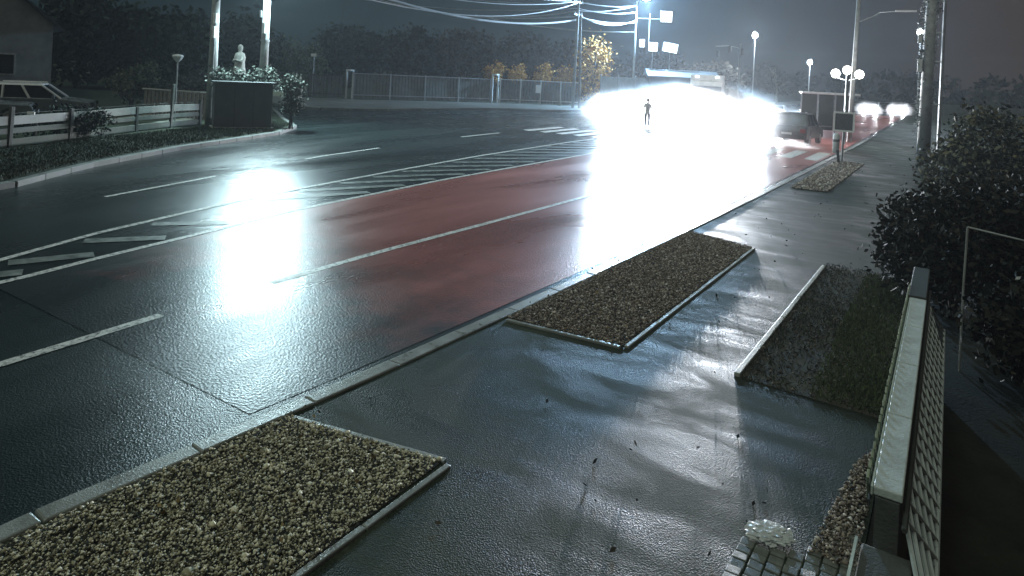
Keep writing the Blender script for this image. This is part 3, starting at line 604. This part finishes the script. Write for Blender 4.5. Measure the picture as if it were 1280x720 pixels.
for k, (x, y, s_) in enumerate(((-36.2, 19.2, 1.0), (-34.0, 20.6, .8), (-31.4, 20.0, .9))):
    shrub(('dark bush with yellowish leaves beyond the pale track', 'thin grey bush behind the board fence', 'greyish twiggy bush between board fence and statue')[k], (x, y, .1), [(0, 0, 1.2 * s_, 1.1 * s_, .9 * s_, .8 * s_), (.6, .3, 1.7 * s_, .8 * s_, .7, .7 * s_)], 2200, (M['leafgreen'], leafmat('grey_leaves', (.03, .036, .036), (.07, .08, .08)), leafmat('grey_leaves', (.03, .036, .036), (.09, .10, .10)))[k], .09, .16, 'bushes beyond the wire fence')

def car(name, label, loc, rz, paint, lights=False, tail=False, cat='car', H=1.5, L=4.3, W=1.75, wagon=.0, group=None, trim=None):
    """front faces local -Y"""
    t = thing(name, label, cat, loc, rz, group); h = L / 2; w = W / 2
    trim = trim or paint; belt = H * .60; prof = [(-h, .32), (-h + .02, .62), (-h + .12, .74), (-h * .42, belt), (h * .92, belt + .02), (h, .72), (h, .35)]
    mb = MB(); n = len(prof); vs = []
    for sx in (-1, -.82, .82, 1):
        k = abs(sx) == 1
        for y, z in prof: vs.append((sx * w, y * (.975 if k else 1), z + (0 if (k or z < .6) else .03)))
    fs = []
    for c in range(3):
        for k in range(n): fs.append((c * n + k, c * n + (k + 1) % n, (c + 1) * n + (k + 1) % n, (c + 1) * n + k))
    fs += [tuple(range(n)), tuple(3 * n + k for k in range(n))]
    mb.add(vs, fs); body = mb.build('body', paint, t, bevel=.03)
    # cabin: glass block, roof and pillars
    y0, y1, y2, y3 = -h * .45, -h * .12, h * (.60 + wagon), h * (.86 + wagon * .35); wt = w * .80
    g = MB(); B = [(-w * .93, y0, belt), (w * .93, y0, belt), (w * .93, y3, belt), (-w * .93, y3, belt)]; T = [(-wt, y1, H - .05), (wt, y1, H - .05), (wt, y2, H - .05), (-wt, y2, H - .05)]
    g.add(B + T, [(0, 1, 5, 4), (1, 2, 6, 5), (2, 3, 7, 6), (3, 0, 4, 7), (4, 5, 6, 7)]); g.build('windows', M['glass'], t)
    r = MB(); r.add([(x * 1.02, y, H - .05) for x, y, z in T] + [(x * .9, y * .93, H) for x, y, z in T], [(0, 1, 5, 4), (1, 2, 6, 5), (2, 3, 7, 6), (3, 0, 4, 7), (4, 5, 6, 7), (3, 2, 1, 0)]); r.build('roof', trim, t, bevel=.02)
    for s_ in (-1, 1):
        for fa, fb in ((0, 0), (1, 1), (.38, .36), (.7, .68)):
            a = Vector((s_ * w * .945, y0 + (y3 - y0) * fa, belt)); b = Vector((s_ * wt * 1.02, y1 + (y2 - y1) * fb, H - .05)); MB().tube([a, b], .045, 6).build('pillar', trim, t)
        MB().box((s_ * (w + .08), y0 + .25, belt + .08), (.18, .1, .13)).build('mirror', paint, t, bevel=.02)
        for yy in (-h * .62, h * .60):
            wh = MB().lathe([(.2, -.1), (.31, -.1), (.33, -.05), (.33, .05), (.31, .1), (.2, .1)], (s_ * (w - .1), yy, .33), 18, 'X').build('wheel', M['dark'], t, smooth=False); MB().lathe([(.02, -.11), (.2, -.115), (.2, .115), (.02, .11)], (s_ * (w - .1), yy, .33), 12, 'X').build('rim', M['metal'], wh)
        MB().box((s_ * w * .72, -h + .03, .66), (.36, .12, .15)).build('headlight', M['head'] if lights else M['glass'], t, bevel=.02)
        MB().box((s_ * w * .80, h - .02, .78), (.26, .08, .2)).build('tail_light', M['tail'], t, bevel=.02)
    MB().box((0, -h - .02, .42), (W * .9, .12, .2)).build('bumper', M['dark'], t, bevel=.03); MB().box((0, h + .01, .45), (W * .9, .1, .2)).build('bumper', M['dark'], t, bevel=.03)
    MB().box((0, h + .065, .62), (.5, .012, .11)).build('number_plate', M['signwhite'], t); MB().box((0, -h - .085, .46), (.5, .012, .11)).build('number_plate', M['signwhite'], t)
    return t
# front of the left cars points to image right: roughly along (+.8,+.6) -> local -Y
FA = math.atan2(.84, .54) + PI / 2
c1 = car('parked_car', 'white roofed car with roof rails parked beyond the wire fence', (-32.6, 13.4, .05), FA, M['cargrey'], H=1.45, L=4.2, wagon=.22, group='parked cars', trim=M['carwhite'])
for s_ in (-1, 1): MB().tube([(s_ * .62, -.2, 1.5), (s_ * .62, 1.4, 1.5)], .025, 6).build('roof_rail', M['carwhite'], c1)
c2 = car('parked_car', 'grey car parked before the white roofed car by the fence', (-30.6, 10.3, .1), FA + .15, M['cargrey'], H=1.32, L=4.1, group='parked cars')
# ------------------------------------------------------------------ far fences
def panel_fence(name, label, A, B, h, n, pitch, m, post='metal', rail=True, wid=.8, z0=.12, slatted='slat'):
    t = thing(name, label, 'fence', (A[0], A[1], z0), math.atan2(B[1] - A[1], B[0] - A[0])); D = math.hypot(B[0] - A[0], B[1] - A[1]); k = 0
    p = None; x = pitch / 2
    while x < D:
        if p is None: p = MB().box((0, 0, h * .5), (pitch * wid, .03, h - .16)).build(slatted, m, t); o = p
        else: o = p.copy(); C.objects.link(o)
        o.location = (x, random.uniform(-.006, .006), random.uniform(-.015, .015)); x += pitch
    q = None
    for i in range(n + 1):
        if q is None: q = MB().box((0, 0, h / 2 + .03), (.1, .1, h + .06)).build('post', M[post], t, bevel=.01); o = q
        else: o = q.copy(); C.objects.link(o)
        o.location = (D * i / n, -.08, 0)
    if rail:
        MB().box((D / 2, -.05, h - .03), (D, .07, .07)).build('rail', M[post], t); MB().box((D / 2, -.05, .35), (D, .05, .06)).build('rail', M[post], t)
    return t
panel_fence('panel_fence', 'low dark green fence at the far end of side road', (-52, 37.5), (-44.2, 37.2), 1.75, 3, .3, M['fence'], 'dpost')
panel_fence('panel_fence', 'long grey green fence panels with pale top rail across the junction', (-41.4, 40.0), (-35.3, 51.0), 2.15, 4, .28, M['fence'], 'metal')
panel_fence('panel_fence', 'darker blue grey fence with pale posts under golden bushes', (-34.6, 51.6), (-29.2, 57.0), 2.2, 4, .28, M['fence2'], 'pale')
panel_fence('sheet_fence', 'tall pale corrugated sheet fence beyond the twin pole', (-28.2, 59.2), (-25.2, 64.6), 3.0, 3, .2, M['corr'], 'metal', False, .9, slatted='sheet')
panel_fence('garden_gate', 'narrow dark gate between the green fence and notice board', (-44.0, 37.6), (-41.9, 39.5), 1.9, 2, .3, M['shed'], 'dpost')
for (x, y, h, lb) in ((-34.95, 51.3, 2.5, 'pale gate post between the green fence and the notice fence'), (-41.6, 39.8, 2.3, 'pale capped post at the start of the long green fence')):
    q = thing('gate_post', lb, 'post', (x, y, .12), 0, 'pale gate posts')
    for s_ in (-1, 1): MB().box((s_ * .2, s_ * .16, h / 2), (.12, .12, h)).build('upright', M['pale'], q, bevel=.01)
    MB().box((0, 0, h + .06), (.56, .45, .12)).build('post_cap', M['pale'], q, bevel=.02)
q = tag(MB().box((-31.9, 53.9, 1.55), (.5, .03, .75), math.atan2(5.4, 5.4)).build('notice_sheet', M['signwhite'], bevel=.005), 'white rectangular notice fixed on the blue grey fence', 'notice')
def signpost(label, loc, h, w_, hh, m='signwhite', rz=.6):
    q = thing('sign_post', label, 'sign', loc, 0, 'small roadside signs'); MB().tube([(0, 0, 0), (0, 0, h)], .045, 7).build('post', M['metal'], q); MB().box((0, -.06, h - hh / 2), (w_, .03, hh), rz).build('sign_plate', M[m], q, bevel=.01); return q
signpost('thin sign post with small pale plate before the leafy tree', (-45.6, 39.4, .12), 3.6, .45, .25)
signpost('low post with flat pale plate left of the narrow gate', (-44.6, 37.0, .12), 1.6, .75, .25)
lw = tag(MB().box((-46.6, 35.9, .3), (6.0, .3, .42), .02).build('low_wall', M['capedge'], bevel=.02), 'low pale wall along the far side of side road', 'wall')
sh = thing('shed', 'dark blue grey shed wall behind the glowing smoke', 'shed', (-22.9, 66.5, .12), .5)
MB().box((0, 0, 1.6), (6.4, 4, 3.2)).build('wall', M['shed'], sh, bevel=.02)
MB().add([(-3.5, -2.3, 3.2), (3.5, -2.3, 3.2), (3.5, 2.3, 3.2), (-3.5, 2.3, 3.2), (-3.5, 0, 3.9), (3.5, 0, 3.9)], [(0, 1, 5, 4), (2, 3, 4, 5), (0, 4, 3), (1, 2, 5), (3, 2, 1, 0)]).build('roof', M['roof'], sh)
MB().box((-2.6, -2.03, 1.0), (.9, .06, 2.0)).build('door', M['dark'], sh, bevel=.01)
# house gable far left
hs = thing('house', 'old house with pale gable wall behind the parked cars', 'house', (-50.5, 17.3, .1), math.atan2(.84, .54) + .25)
MB().add([(-3.5, -4, 0), (3.5, -4, 0), (3.5, 6, 0), (-3.5, 6, 0), (-3.5, -4, 4.4), (3.5, -4, 4.4), (3.5, 6, 4.4), (-3.5, 6, 4.4), (0, -4, 7.5), (0, 6, 7.5)], [(0, 1, 5, 8, 4), (1, 2, 6, 5), (2, 3, 7, 9, 6), (3, 0, 4, 7)]).build('wall', M['plaster'], hs)
for s_ in (-1, 1): MB().add([(s_ * 4.0, -4.3, 4.0), (0, -4.3, 7.55), (0, 6.3, 7.55), (s_ * 4.0, 6.3, 4.0), (s_ * 4.0, -4.3, 4.15), (0, -4.3, 7.7), (0, 6.3, 7.7), (s_ * 4.0, 6.3, 4.15)], [(0, 1, 2, 3), (4, 5, 6, 7), (0, 1, 5, 4), (3, 2, 6, 7), (0, 3, 7, 4)]).build('roof', M['roof'], hs)
f_ = MB().box((1.2, -4.02, 1.9), (1.1, .08, 1.3)).build('window', M['stone'], hs, bevel=.01); MB().box((1.2, -4.065, 1.9), (.9, .02, 1.1)).build('pane', M['glass'], f_)

# ------------------------------------------------------------------ trees behind
G = 'dark trees beyond the fences'
def bigtree(label, x, y, top, R, leaf, n=4200, ls=.3, group=G):
    b = [(0, 0, top * .62, R * .75, R * .75, top * .3), (R * .55, .2, top * .5, R * .55, R * .6, top * .25), (-R * .55, -.1, top * .55, R * .55, R * .6, top * .26), (0, 0, top * .3, R * .8, R * .7, top * .26)]
    return tree('tree', label, (x, y, .1), top * .8, b, n, leaf, ls, group=group, clump=.45, tr=.22)
bigtree('tall black tree between the house gable and the bushes', -57, 26, 8.5, 3.6, M['leafdark'])
bigtree('wide dark tree behind the yellowish bush', -60, 32, 7.4, 4.2, M['leafdark'])
bigtree('dark tree rising behind the small path lamp', -53, 32, 7.0, 3.8, M['leafdark'])
bigtree('dark tree seen between the two concrete poles', -56, 40, 7.5, 3.6, M['leafdark'])
bigtree('very dark tree behind the narrow gate', -61, 58, 8.2, 4.6, M['leafdark'])
bigtree('dark tree behind the long green fence', -57, 65, 8.6, 4.8, M['leafdark'])
bigtree('dark brownish tree behind the pale gate post', -51, 68, 8.6, 4.8, M['leafbrown'])
bigtree('brownish tree behind the golden bushes', -44, 71, 8.2, 4.6, M['leafbrown'])
bigtree('brownish tree to the rear of the twin pole', -38, 74, 7.6, 4.4, M['leafbrown'])
bigtree('grey brown tree behind the shed roof', -30, 79, 6.6, 4.2, M['leafbrown'])
bigtree('grey brown tree past the lit signs', -26, 88, 5.6, 3.6, M['leafbrown'])
bigtree('loose leafy pale tree over the low green fence', -52, 43, 5.2, 2.6, M['leafgreen'], 2600, .16, 'leafy trees by the fences')
bigtree('golden lit tree beside the twin cable pole', -30.0, 61.3, 7.6, 1.6, M['leafgold'], 1700, .17, 'golden lit plants')
for k, (x, y) in enumerate(((-37.4, 54.6), (-35.9, 56.4), (-34.0, 58.2), (-32.4, 59.8))):
    shrub(('pale golden bush above the pale gate post', 'golden bush with tall spikes above the white notice', 'golden bush between the notice and the twin pole', 'small golden bush nearest the twin pole')[k], (x, y, .12), [(0, 0, 2.4, .9, .8, .7), (.3, .2, 3.0, .5, .5, .8), (-.5, 0, 3.0, .35, .4, .7)], 1100, M['leafgold'], .13, .16, 'golden lit plants')
tree('bare_tree', 'thin whitish leaning tree beyond the smoke', (-16.8, 82, .1), 5.2, [(-.6, 0, 4.2, .7, .5, 1.2), (.6, 0, 2.8, .6, .5, .8)], 500, M['leafpale'], .12, M['palebark'], tr=.16)
tb = [(x, 235 + random.uniform(-15, 15), random.uniform(2, 4.5), random.uniform(4, 9), 4, random.uniform(3, 5.5)) for x in range(-110, 120, 6)]
o = quads('distant_trees', M['leafdark'], blobs(tb, 9000, 1.0, 12), .9); o['kind'] = 'stuff'
# ------------------------------------------------------------------ lit signs beyond the fence
def litsign(label, loc, w_, h_, rz=.45, arm=None, tilt=0):
    q = thing('lit_sign', label, 'sign', loc, rz, 'lit signs over the far road')
    o1 = MB().box((0, 0, 0), (w_, .22, h_)).build('sign_box', M['dark'], q, bevel=.02); o2 = MB().box((0, -.125, 0), (w_ * .9, .02, h_ * .88)).build('lit_face', M['litsign'], q)
    if tilt:
        for o in (o1, o2): o.rotation_euler = (0, tilt, 0)
    if arm: MB().tube([(0, .05, -h_ * .2), arm], .04, 6).build('arm', M['metal'], q)
    return q
litsign('square lit sign on long arm from the tall lamp pole', (-23.5, 63.4, 9.1), 1.15, 1.2, .45, (-2.7, .6, -.2))
litsign('small oval lit sign hung on the tall lamp pole', (-26.1, 63.9, 6.5), .55, .85)
litsign('lit square sign low beside the tall lamp pole', (-25.2, 64.6, 6.2), .95, .95, .45, (0, .2, -3.2))
litsign('wide tilted lit sign above the dark shed roof', (-23.7, 65.4, 6.2), 1.55, 1.0, .45, (0, .2, -2.6), .15)
lp_ = tag(MB().tube([(-25.6, 64.4, 6.5), (-25.6, 64.4, 9.5)], .05, 6).build('sign_mast', M['metal']), 'thin mast rising between the lit signs', 'mast')
# ------------------------------------------------------------------ shelter, sign post and bollards by the crossing
bs = thing('bus_shelter', 'low shelter with pale roof edge behind the crossing', 'shelter', (-6.3, 45.5, .1), .25)
MB().box((0, 0, 2.55), (3.2, 2.2, .12)).build('roof', M['pale'], bs, bevel=.02)
for x in (-1.45, -.5, .5, 1.45): MB().box((x, .9, 1.25), (.08, .08, 2.5)).build('post', M['metal'], bs)
for k in range(3): MB().box((-.97 + .97 * k, 1.02, 1.4), (.86, .05, 2.3)).build('back_panel', M['shelter'], bs)
MB().box((0, .7, .5), (2.4, .4, .06)).build('bench', M['wood'], bs, bevel=.01)
sg = thing('sign_post', 'square white framed sign on thin post at the pavement corner', 'sign', (-3.45, 29.0, .12), 0, 'small roadside signs')
MB().tube([(0, 0, 0), (.08, 0, 3.4)], .04, 7).build('post', M['metal'], sg); MB().tube([(-.1, 0, 0), (-.16, 0, .5)], .05, 7).build('footing', M['dark'], sg)
RZ = .08
MB().box((.03, -.06, 1.6), (.66, .03, .76), RZ).build('sign_plate', M['signdark'], sg)
for x, z, dx, dz in ((.03, 1.95, .74, .07), (.03, 1.25, .74, .07), (-.31, 1.6, .07, .64), (.37, 1.6, .07, .64)): MB().box((x, -.075 + x * .08, z), (dx, .04, dz), RZ).build('sign_frame', M['signwhite'], sg)
for x, y, h, lb in ((-4.25, 33.6, .9, 'white bollard at the kerb near the square sign'), (-7.6, 46, 1.3, 'pale bollard in the glow left of the shelter')):
    q = thing('bollard', lb, 'bollard', (x, y, .1), 0, 'white bollards'); MB().lathe([(.14, 0), (.14, h * .8), (.12, h * .92), (.05, h)], (0, 0, 0), 12).build('shaft', M['pale'], q, smooth=True); MB().lathe([(.145, h * .55), (.145, h * .68)], (0, 0, 0), 12).build('band', M['signdark'], q)

# ------------------------------------------------------------------ traffic in the glow
TOCAM = math.radians(8)
car('dark_car', 'dark rounded car stopped just beyond the crossing', (-6.75, 38.2, .01), PI - .05, M['cardark'], H=1.62, L=4.0, W=1.85)
car('white_car', 'pale car with blazing headlights beside the standing person', (-20.4, 48.2, .01), .15, M['carwhite'], True, H=1.5)
car('white_car', 'pale car added for its headlight glare, between the white lorry and the dark car', (-11.0, 52.9, .01), .12, M['carwhite'], True, H=1.5)  # unseen car, added so its headlights widen the glare to the right
car('far_car', 'distant car with bright headlights, nearer the square sign', (-8.3, 96, .01), .0, M['cargrey'], True, H=1.5, group='distant oncoming cars')
car('far_car', 'distant car with bright headlights, close by the ivy pole', (-5.6, 100.5, .1), .0, M['cargrey'], True, H=1.5, group='distant oncoming cars')
lo_ = thing('lorry', 'white lorry front looming above the glowing smoke', 'lorry', (-15.1, 49.8, .01), .28)
MB().box((0, 3.6, 2.0), (2.45, 5.6, 3.0)).build('cargo_box', M['carwhite'], lo_, bevel=.05); MB().box((0, 0, 1.75), (2.4, 1.7, 2.6), taper=.94).build('cab', M['carwhite'], lo_, bevel=.08)
MB().box((0, -.84, 2.25), (2.05, .05, .85)).build('windscreen', M['glass'], lo_, bevel=.02); MB().box((0, -.2, 3.28), (2.2, 1.0, .42), taper=.85).build('roof_fairing', M['carwhite'], lo_, bevel=.05)
MB().box((0, -.92, .62), (2.4, .16, .4)).build('bumper', M['carwhite'], lo_, bevel=.04); MB().box((0, -.875, 1.4), (1.6, .05, .5)).build('radiator_panel', M['dark'], lo_, bevel=.02)
for s_ in (-1, 1):
    MB().box((s_ * .92, -1.0, .85), (.38, .1, .26)).build('headlight', M['head'], lo_, bevel=.03); MB().box((s_ * 1.4, -.85, 2.3), (.22, .12, .5)).build('mirror', M['dark'], lo_, bevel=.02)
    MB().box((s_ * .7, -.7, 3.36), (.25, .1, .14)).build('roof_lamp', M['litsign'], lo_, bevel=.02)
    for yy in (0, 4.6): MB().lathe([(.2, -.15), (.46, -.15), (.5, 0), (.46, .15), (.2, .15)], (s_ * 1.05, yy, .5), 18, 'X').build('wheel', M['dark'], lo_)
HC = (.95, .97, 1.0)
for p, aim, pw in (((-16.2, 48.55, .9), (-12.6, 36, .4), 75000), ((-14.3, 48.0, .9), (-9.6, 36, .4), 75000), ((-21.0, 45.9, .72), (-16, 34, .1), 15000), ((-19.9, 45.8, .72), (-14, 34, .1), 15000), ((-11.6, 50.7, .72), (-9.8, 36, .1), 3500), ((-10.4, 50.6, .72), (-8.8, 36, .1), 3500)):  # the last pair belongs to the car added for glare
    light('headlight_beam', 'SPOT', p, pw, HC, aim, .15, 100, .6)
for x, y in ((-8.9, 93.6), (-7.7, 93.6), (-6.2, 98.1), (-5.0, 98.1)): light('headlight_beam', 'SPOT', (x, y, .7), 500, (.9, .94, 1), (x + .4, y - 25, 0), .15, 70)

# ------------------------------------------------------------------ person
def person(label, loc, rz):
    J = {'pelvis': (0, 0, .95, .135, .10), 'waist': (0, 0, 1.1, .125, .09), 'chest': (0, -.01, 1.32, .16, .105), 'neck0': (0, 0, 1.46, .075, .065), 'neck': (0, -.01, 1.53, .052, .052), 'head': (0, -.025, 1.63, .078, .092), 'crown': (0, -.01, 1.72, .05, .06),
         'sh_l': (.18, 0, 1.41, .062, .062), 'el_l': (.25, .03, 1.13, .048, .048), 'wr_l': (.26, -.07, .90, .034, .03), 'pa_l': (.26, -.09, .82, .038, .024),
         'sh_r': (-.18, 0, 1.41, .062, .062), 'el_r': (-.25, .02, 1.13, .048, .048), 'wr_r': (-.25, -.08, .90, .034, .03), 'pa_r': (-.25, -.10, .82, .038, .024),
         'hp_l': (.09, 0, .88, .095, .095), 'kn_l': (.10, -.06, .49, .062, .062), 'an_l': (.10, .02, .10, .045, .045), 'to_l': (.12, -.15, .045, .04, .03),
         'hp_r': (-.09, 0, .88, .095, .095), 'kn_r': (-.10, .0, .49, .062, .062), 'an_r': (-.10, .10, .10, .045, .045), 'to_r': (-.12, -.06, .045, .04, .03)}
    E = [('pelvis', 'waist'), ('waist', 'chest'), ('chest', 'neck0'), ('neck0', 'neck'), ('neck', 'head'), ('head', 'crown')]
    for s_ in 'lr':
        E += [('chest', 'sh_' + s_), ('sh_' + s_, 'el_' + s_), ('el_' + s_, 'wr_' + s_), ('wr_' + s_, 'pa_' + s_), ('pelvis', 'hp_' + s_), ('hp_' + s_, 'kn_' + s_), ('kn_' + s_, 'an_' + s_), ('an_' + s_, 'to_' + s_)]
        px, py, pz = J['pa_' + s_][:3]
        for k, (dx, L) in enumerate(((-.024, .075), (-.008, .085), (.008, .08), (.024, .062))):
            J[f'f{k}_{s_}'] = (px + dx * .3, py + dx, pz - .045, .0095, .0095); J[f'g{k}_{s_}'] = (px + dx * .3 - .012, py + dx - .012, pz - .045 - L, .008, .008)
            E += [('pa_' + s_, f'f{k}_{s_}'), (f'f{k}_{s_}', f'g{k}_{s_}')]
        J['t_' + s_] = (px, py - .045, pz + .0, .011, .011); J['u_' + s_] = (px - .01, py - .06, pz - .05, .009, .009); E += [('pa_' + s_, 't_' + s_), ('t_' + s_, 'u_' + s_)]
    N = list(J); me = bpy.data.meshes.new('body'); me.from_pydata([J[k][:3] for k in N], [(N.index(a), N.index(b)) for a, b in E], [])
    o = bpy.data.objects.new('body', me); C.objects.link(o)
    md = o.modifiers.new('skin', 'SKIN'); md.use_smooth_shade = True
    for i, k in enumerate(N): me.skin_vertices[0].data[i].radius = [q * (1.22 if J[k][3] > .04 and k not in ('head', 'crown', 'neck') else 1) for q in J[k][3:5]]; me.skin_vertices[0].data[i].use_root = (k == 'pelvis')
    o.modifiers.new('sub', 'SUBSURF').levels = 1; o.modifiers['sub'].render_levels = 1
    dg = bpy.context.evaluated_depsgraph_get(); m2 = bpy.data.meshes.new_from_object(o.evaluated_get(dg)); bpy.data.objects.remove(o)
    m2.materials.clear()
    for k in ('skin', 'jacket', 'trousers', 'shoe'): m2.materials.append(M[k])
    for p in m2.polygons:
        c = p.center; armz = abs(c.x) > .2
        p.material_index = 3 if c.z < .09 else 0 if (c.z > 1.49 or (armz and c.z < .9)) else 1 if (c.z > .84 or armz) else 2
        p.use_smooth = True
    root = thing('person', label, 'person', loc, rz); b = bpy.data.objects.new('body', m2); C.objects.link(b); b.parent = root
    MB().lathe([(.02, .0), (.075, .02), (.098, .06), (.095, .11), (.06, .145), (.01, .155)], (0, .005, 1.605), 12).build('hair', M['hair'], root, smooth=True)
    for s_ in (-1, 1): MB().lathe([(.004, -.012), (.012, 0), (.004, .012)], (s_ * .032, -.112, 1.645), 8).build('eye', M['dark'], root); MB().lathe([(.006, -.025), (.016, 0), (.006, .025)], (s_ * .083, -.01, 1.63), 8).build('ear', M['skin'], root)
    MB().tube([(0, -.10, 1.65), (0, -.135, 1.61), (0, -.105, 1.605)], [.008, .016, .012], 6).build('nose', M['skin'], root); MB().box((0, -.108, 1.575), (.045, .008, .008)).build('mouth', M['tail'], root)
    return root
person('person in pale jacket and dark trousers standing in the glowing smoke', (-15.7, 39.9, .01), .4)

# ------------------------------------------------------------------ smoke lit by the headlamps, with puffs added for glare and veiling
def smoke(name, c, R, dens, scale, seed, rz=0):
    bm = bmesh.new(); bmesh.ops.create_icosphere(bm, subdivisions=3, radius=1)
    me = bpy.data.meshes.new(name); bm.to_mesh(me); bm.free(); o = bpy.data.objects.new(name, me); C.objects.link(o)
    o.location = c; o.scale = R; o.rotation_euler = (0, 0, rz); o['kind'] = 'stuff'
    m = bpy.data.materials.new(name); m.use_nodes = True; t = m.node_tree; t.nodes.clear(); ou = t.nodes.new('ShaderNodeOutputMaterial'); v = t.nodes.new('ShaderNodeVolumePrincipled')
    v.inputs['Color'].default_value = (.97, .97, .98, 1); v.inputs['Anisotropy'].default_value = .5
    tc = t.nodes.new('ShaderNodeTexCoord'); ln = t.nodes.new('ShaderNodeVectorMath'); ln.operation = 'LENGTH'; t.links.new(tc.outputs['Object'], ln.inputs[0])
    n = noise(t, scale, 3, .6); n.noise_dimensions = '4D'; n.inputs['W'].default_value = seed
    n.inputs['Detail'].default_value = 5
    ma = t.nodes.new('ShaderNodeMath'); ma.operation = 'MULTIPLY_ADD'; ma.inputs[1].default_value = -1.5; ma.inputs[2].default_value = .72; t.links.new(n.outputs['Fac'], ma.inputs[0])
    mb_ = t.nodes.new('ShaderNodeMath'); mb_.operation = 'ADD'; t.links.new(ma.outputs[0], mb_.inputs[0]); t.links.new(ln.outputs['Value'], mb_.inputs[1])
    fall = mrange(t, mb_.outputs[0], .4, 1.0, 1, 0); k = mrange(t, ln.outputs['Value'], .78, 1.0, 1, 0); mu = t.nodes.new('ShaderNodeMath'); mu.operation = 'MULTIPLY'; t.links.new(fall.outputs[0], mu.inputs[0]); t.links.new(k.outputs[0], mu.inputs[1])
    m2 = t.nodes.new('ShaderNodeMath'); m2.operation = 'MULTIPLY'; m2.inputs[1].default_value = dens; t.links.new(mu.outputs[0], m2.inputs[0]); t.links.new(m2.outputs[0], v.inputs['Density']); t.links.new(v.outputs[0], ou.inputs['Volume'])
    me.materials.append(m); return o
smoke('smoke', (-15.6, 48.6, .3), (9.6, 4.6, 2.9), .34, .45, 1.0, PSI)
smoke('smoke', (-7.8, 35.9, .2), (3.4, 1.7, 1.9), .22, .6, 3.0)  # thin patch added to veil the dark car
smoke('smoke', (-8.3, 92.2, .5), (1.9, 1.4, 1.3), .8, .6, 5.0)  # added puff, stands in for the glare round the far headlights
smoke('smoke', (-5.3, 96.6, .6), (1.9, 1.4, 1.3), .8, .6, 6.0)  # same added glare puff for the second far car

# ------------------------------------------------------------------ damp night air
hz = MB().add([(x, y, z) for z in (-1.2, 15) for x, y in ((-150, -40), (140, -40), (140, 265), (-150, 265))], [(0, 3, 2, 1), (4, 5, 6, 7), (0, 1, 5, 4), (1, 2, 6, 5), (2, 3, 7, 6), (3, 0, 4, 7)])
hm = bpy.data.materials.new('haze'); hm.use_nodes = True; t = hm.node_tree; t.nodes.clear(); ou = t.nodes.new('ShaderNodeOutputMaterial'); v = t.nodes.new('ShaderNodeVolumePrincipled')
v.inputs['Color'].default_value = (.85, .93, 1, 1); v.inputs['Density'].default_value = .00055; v.inputs['Anisotropy'].default_value = .5; t.links.new(v.outputs[0], ou.inputs['Volume'])
o = hz.build('haze', hm); o['kind'] = 'stuff'
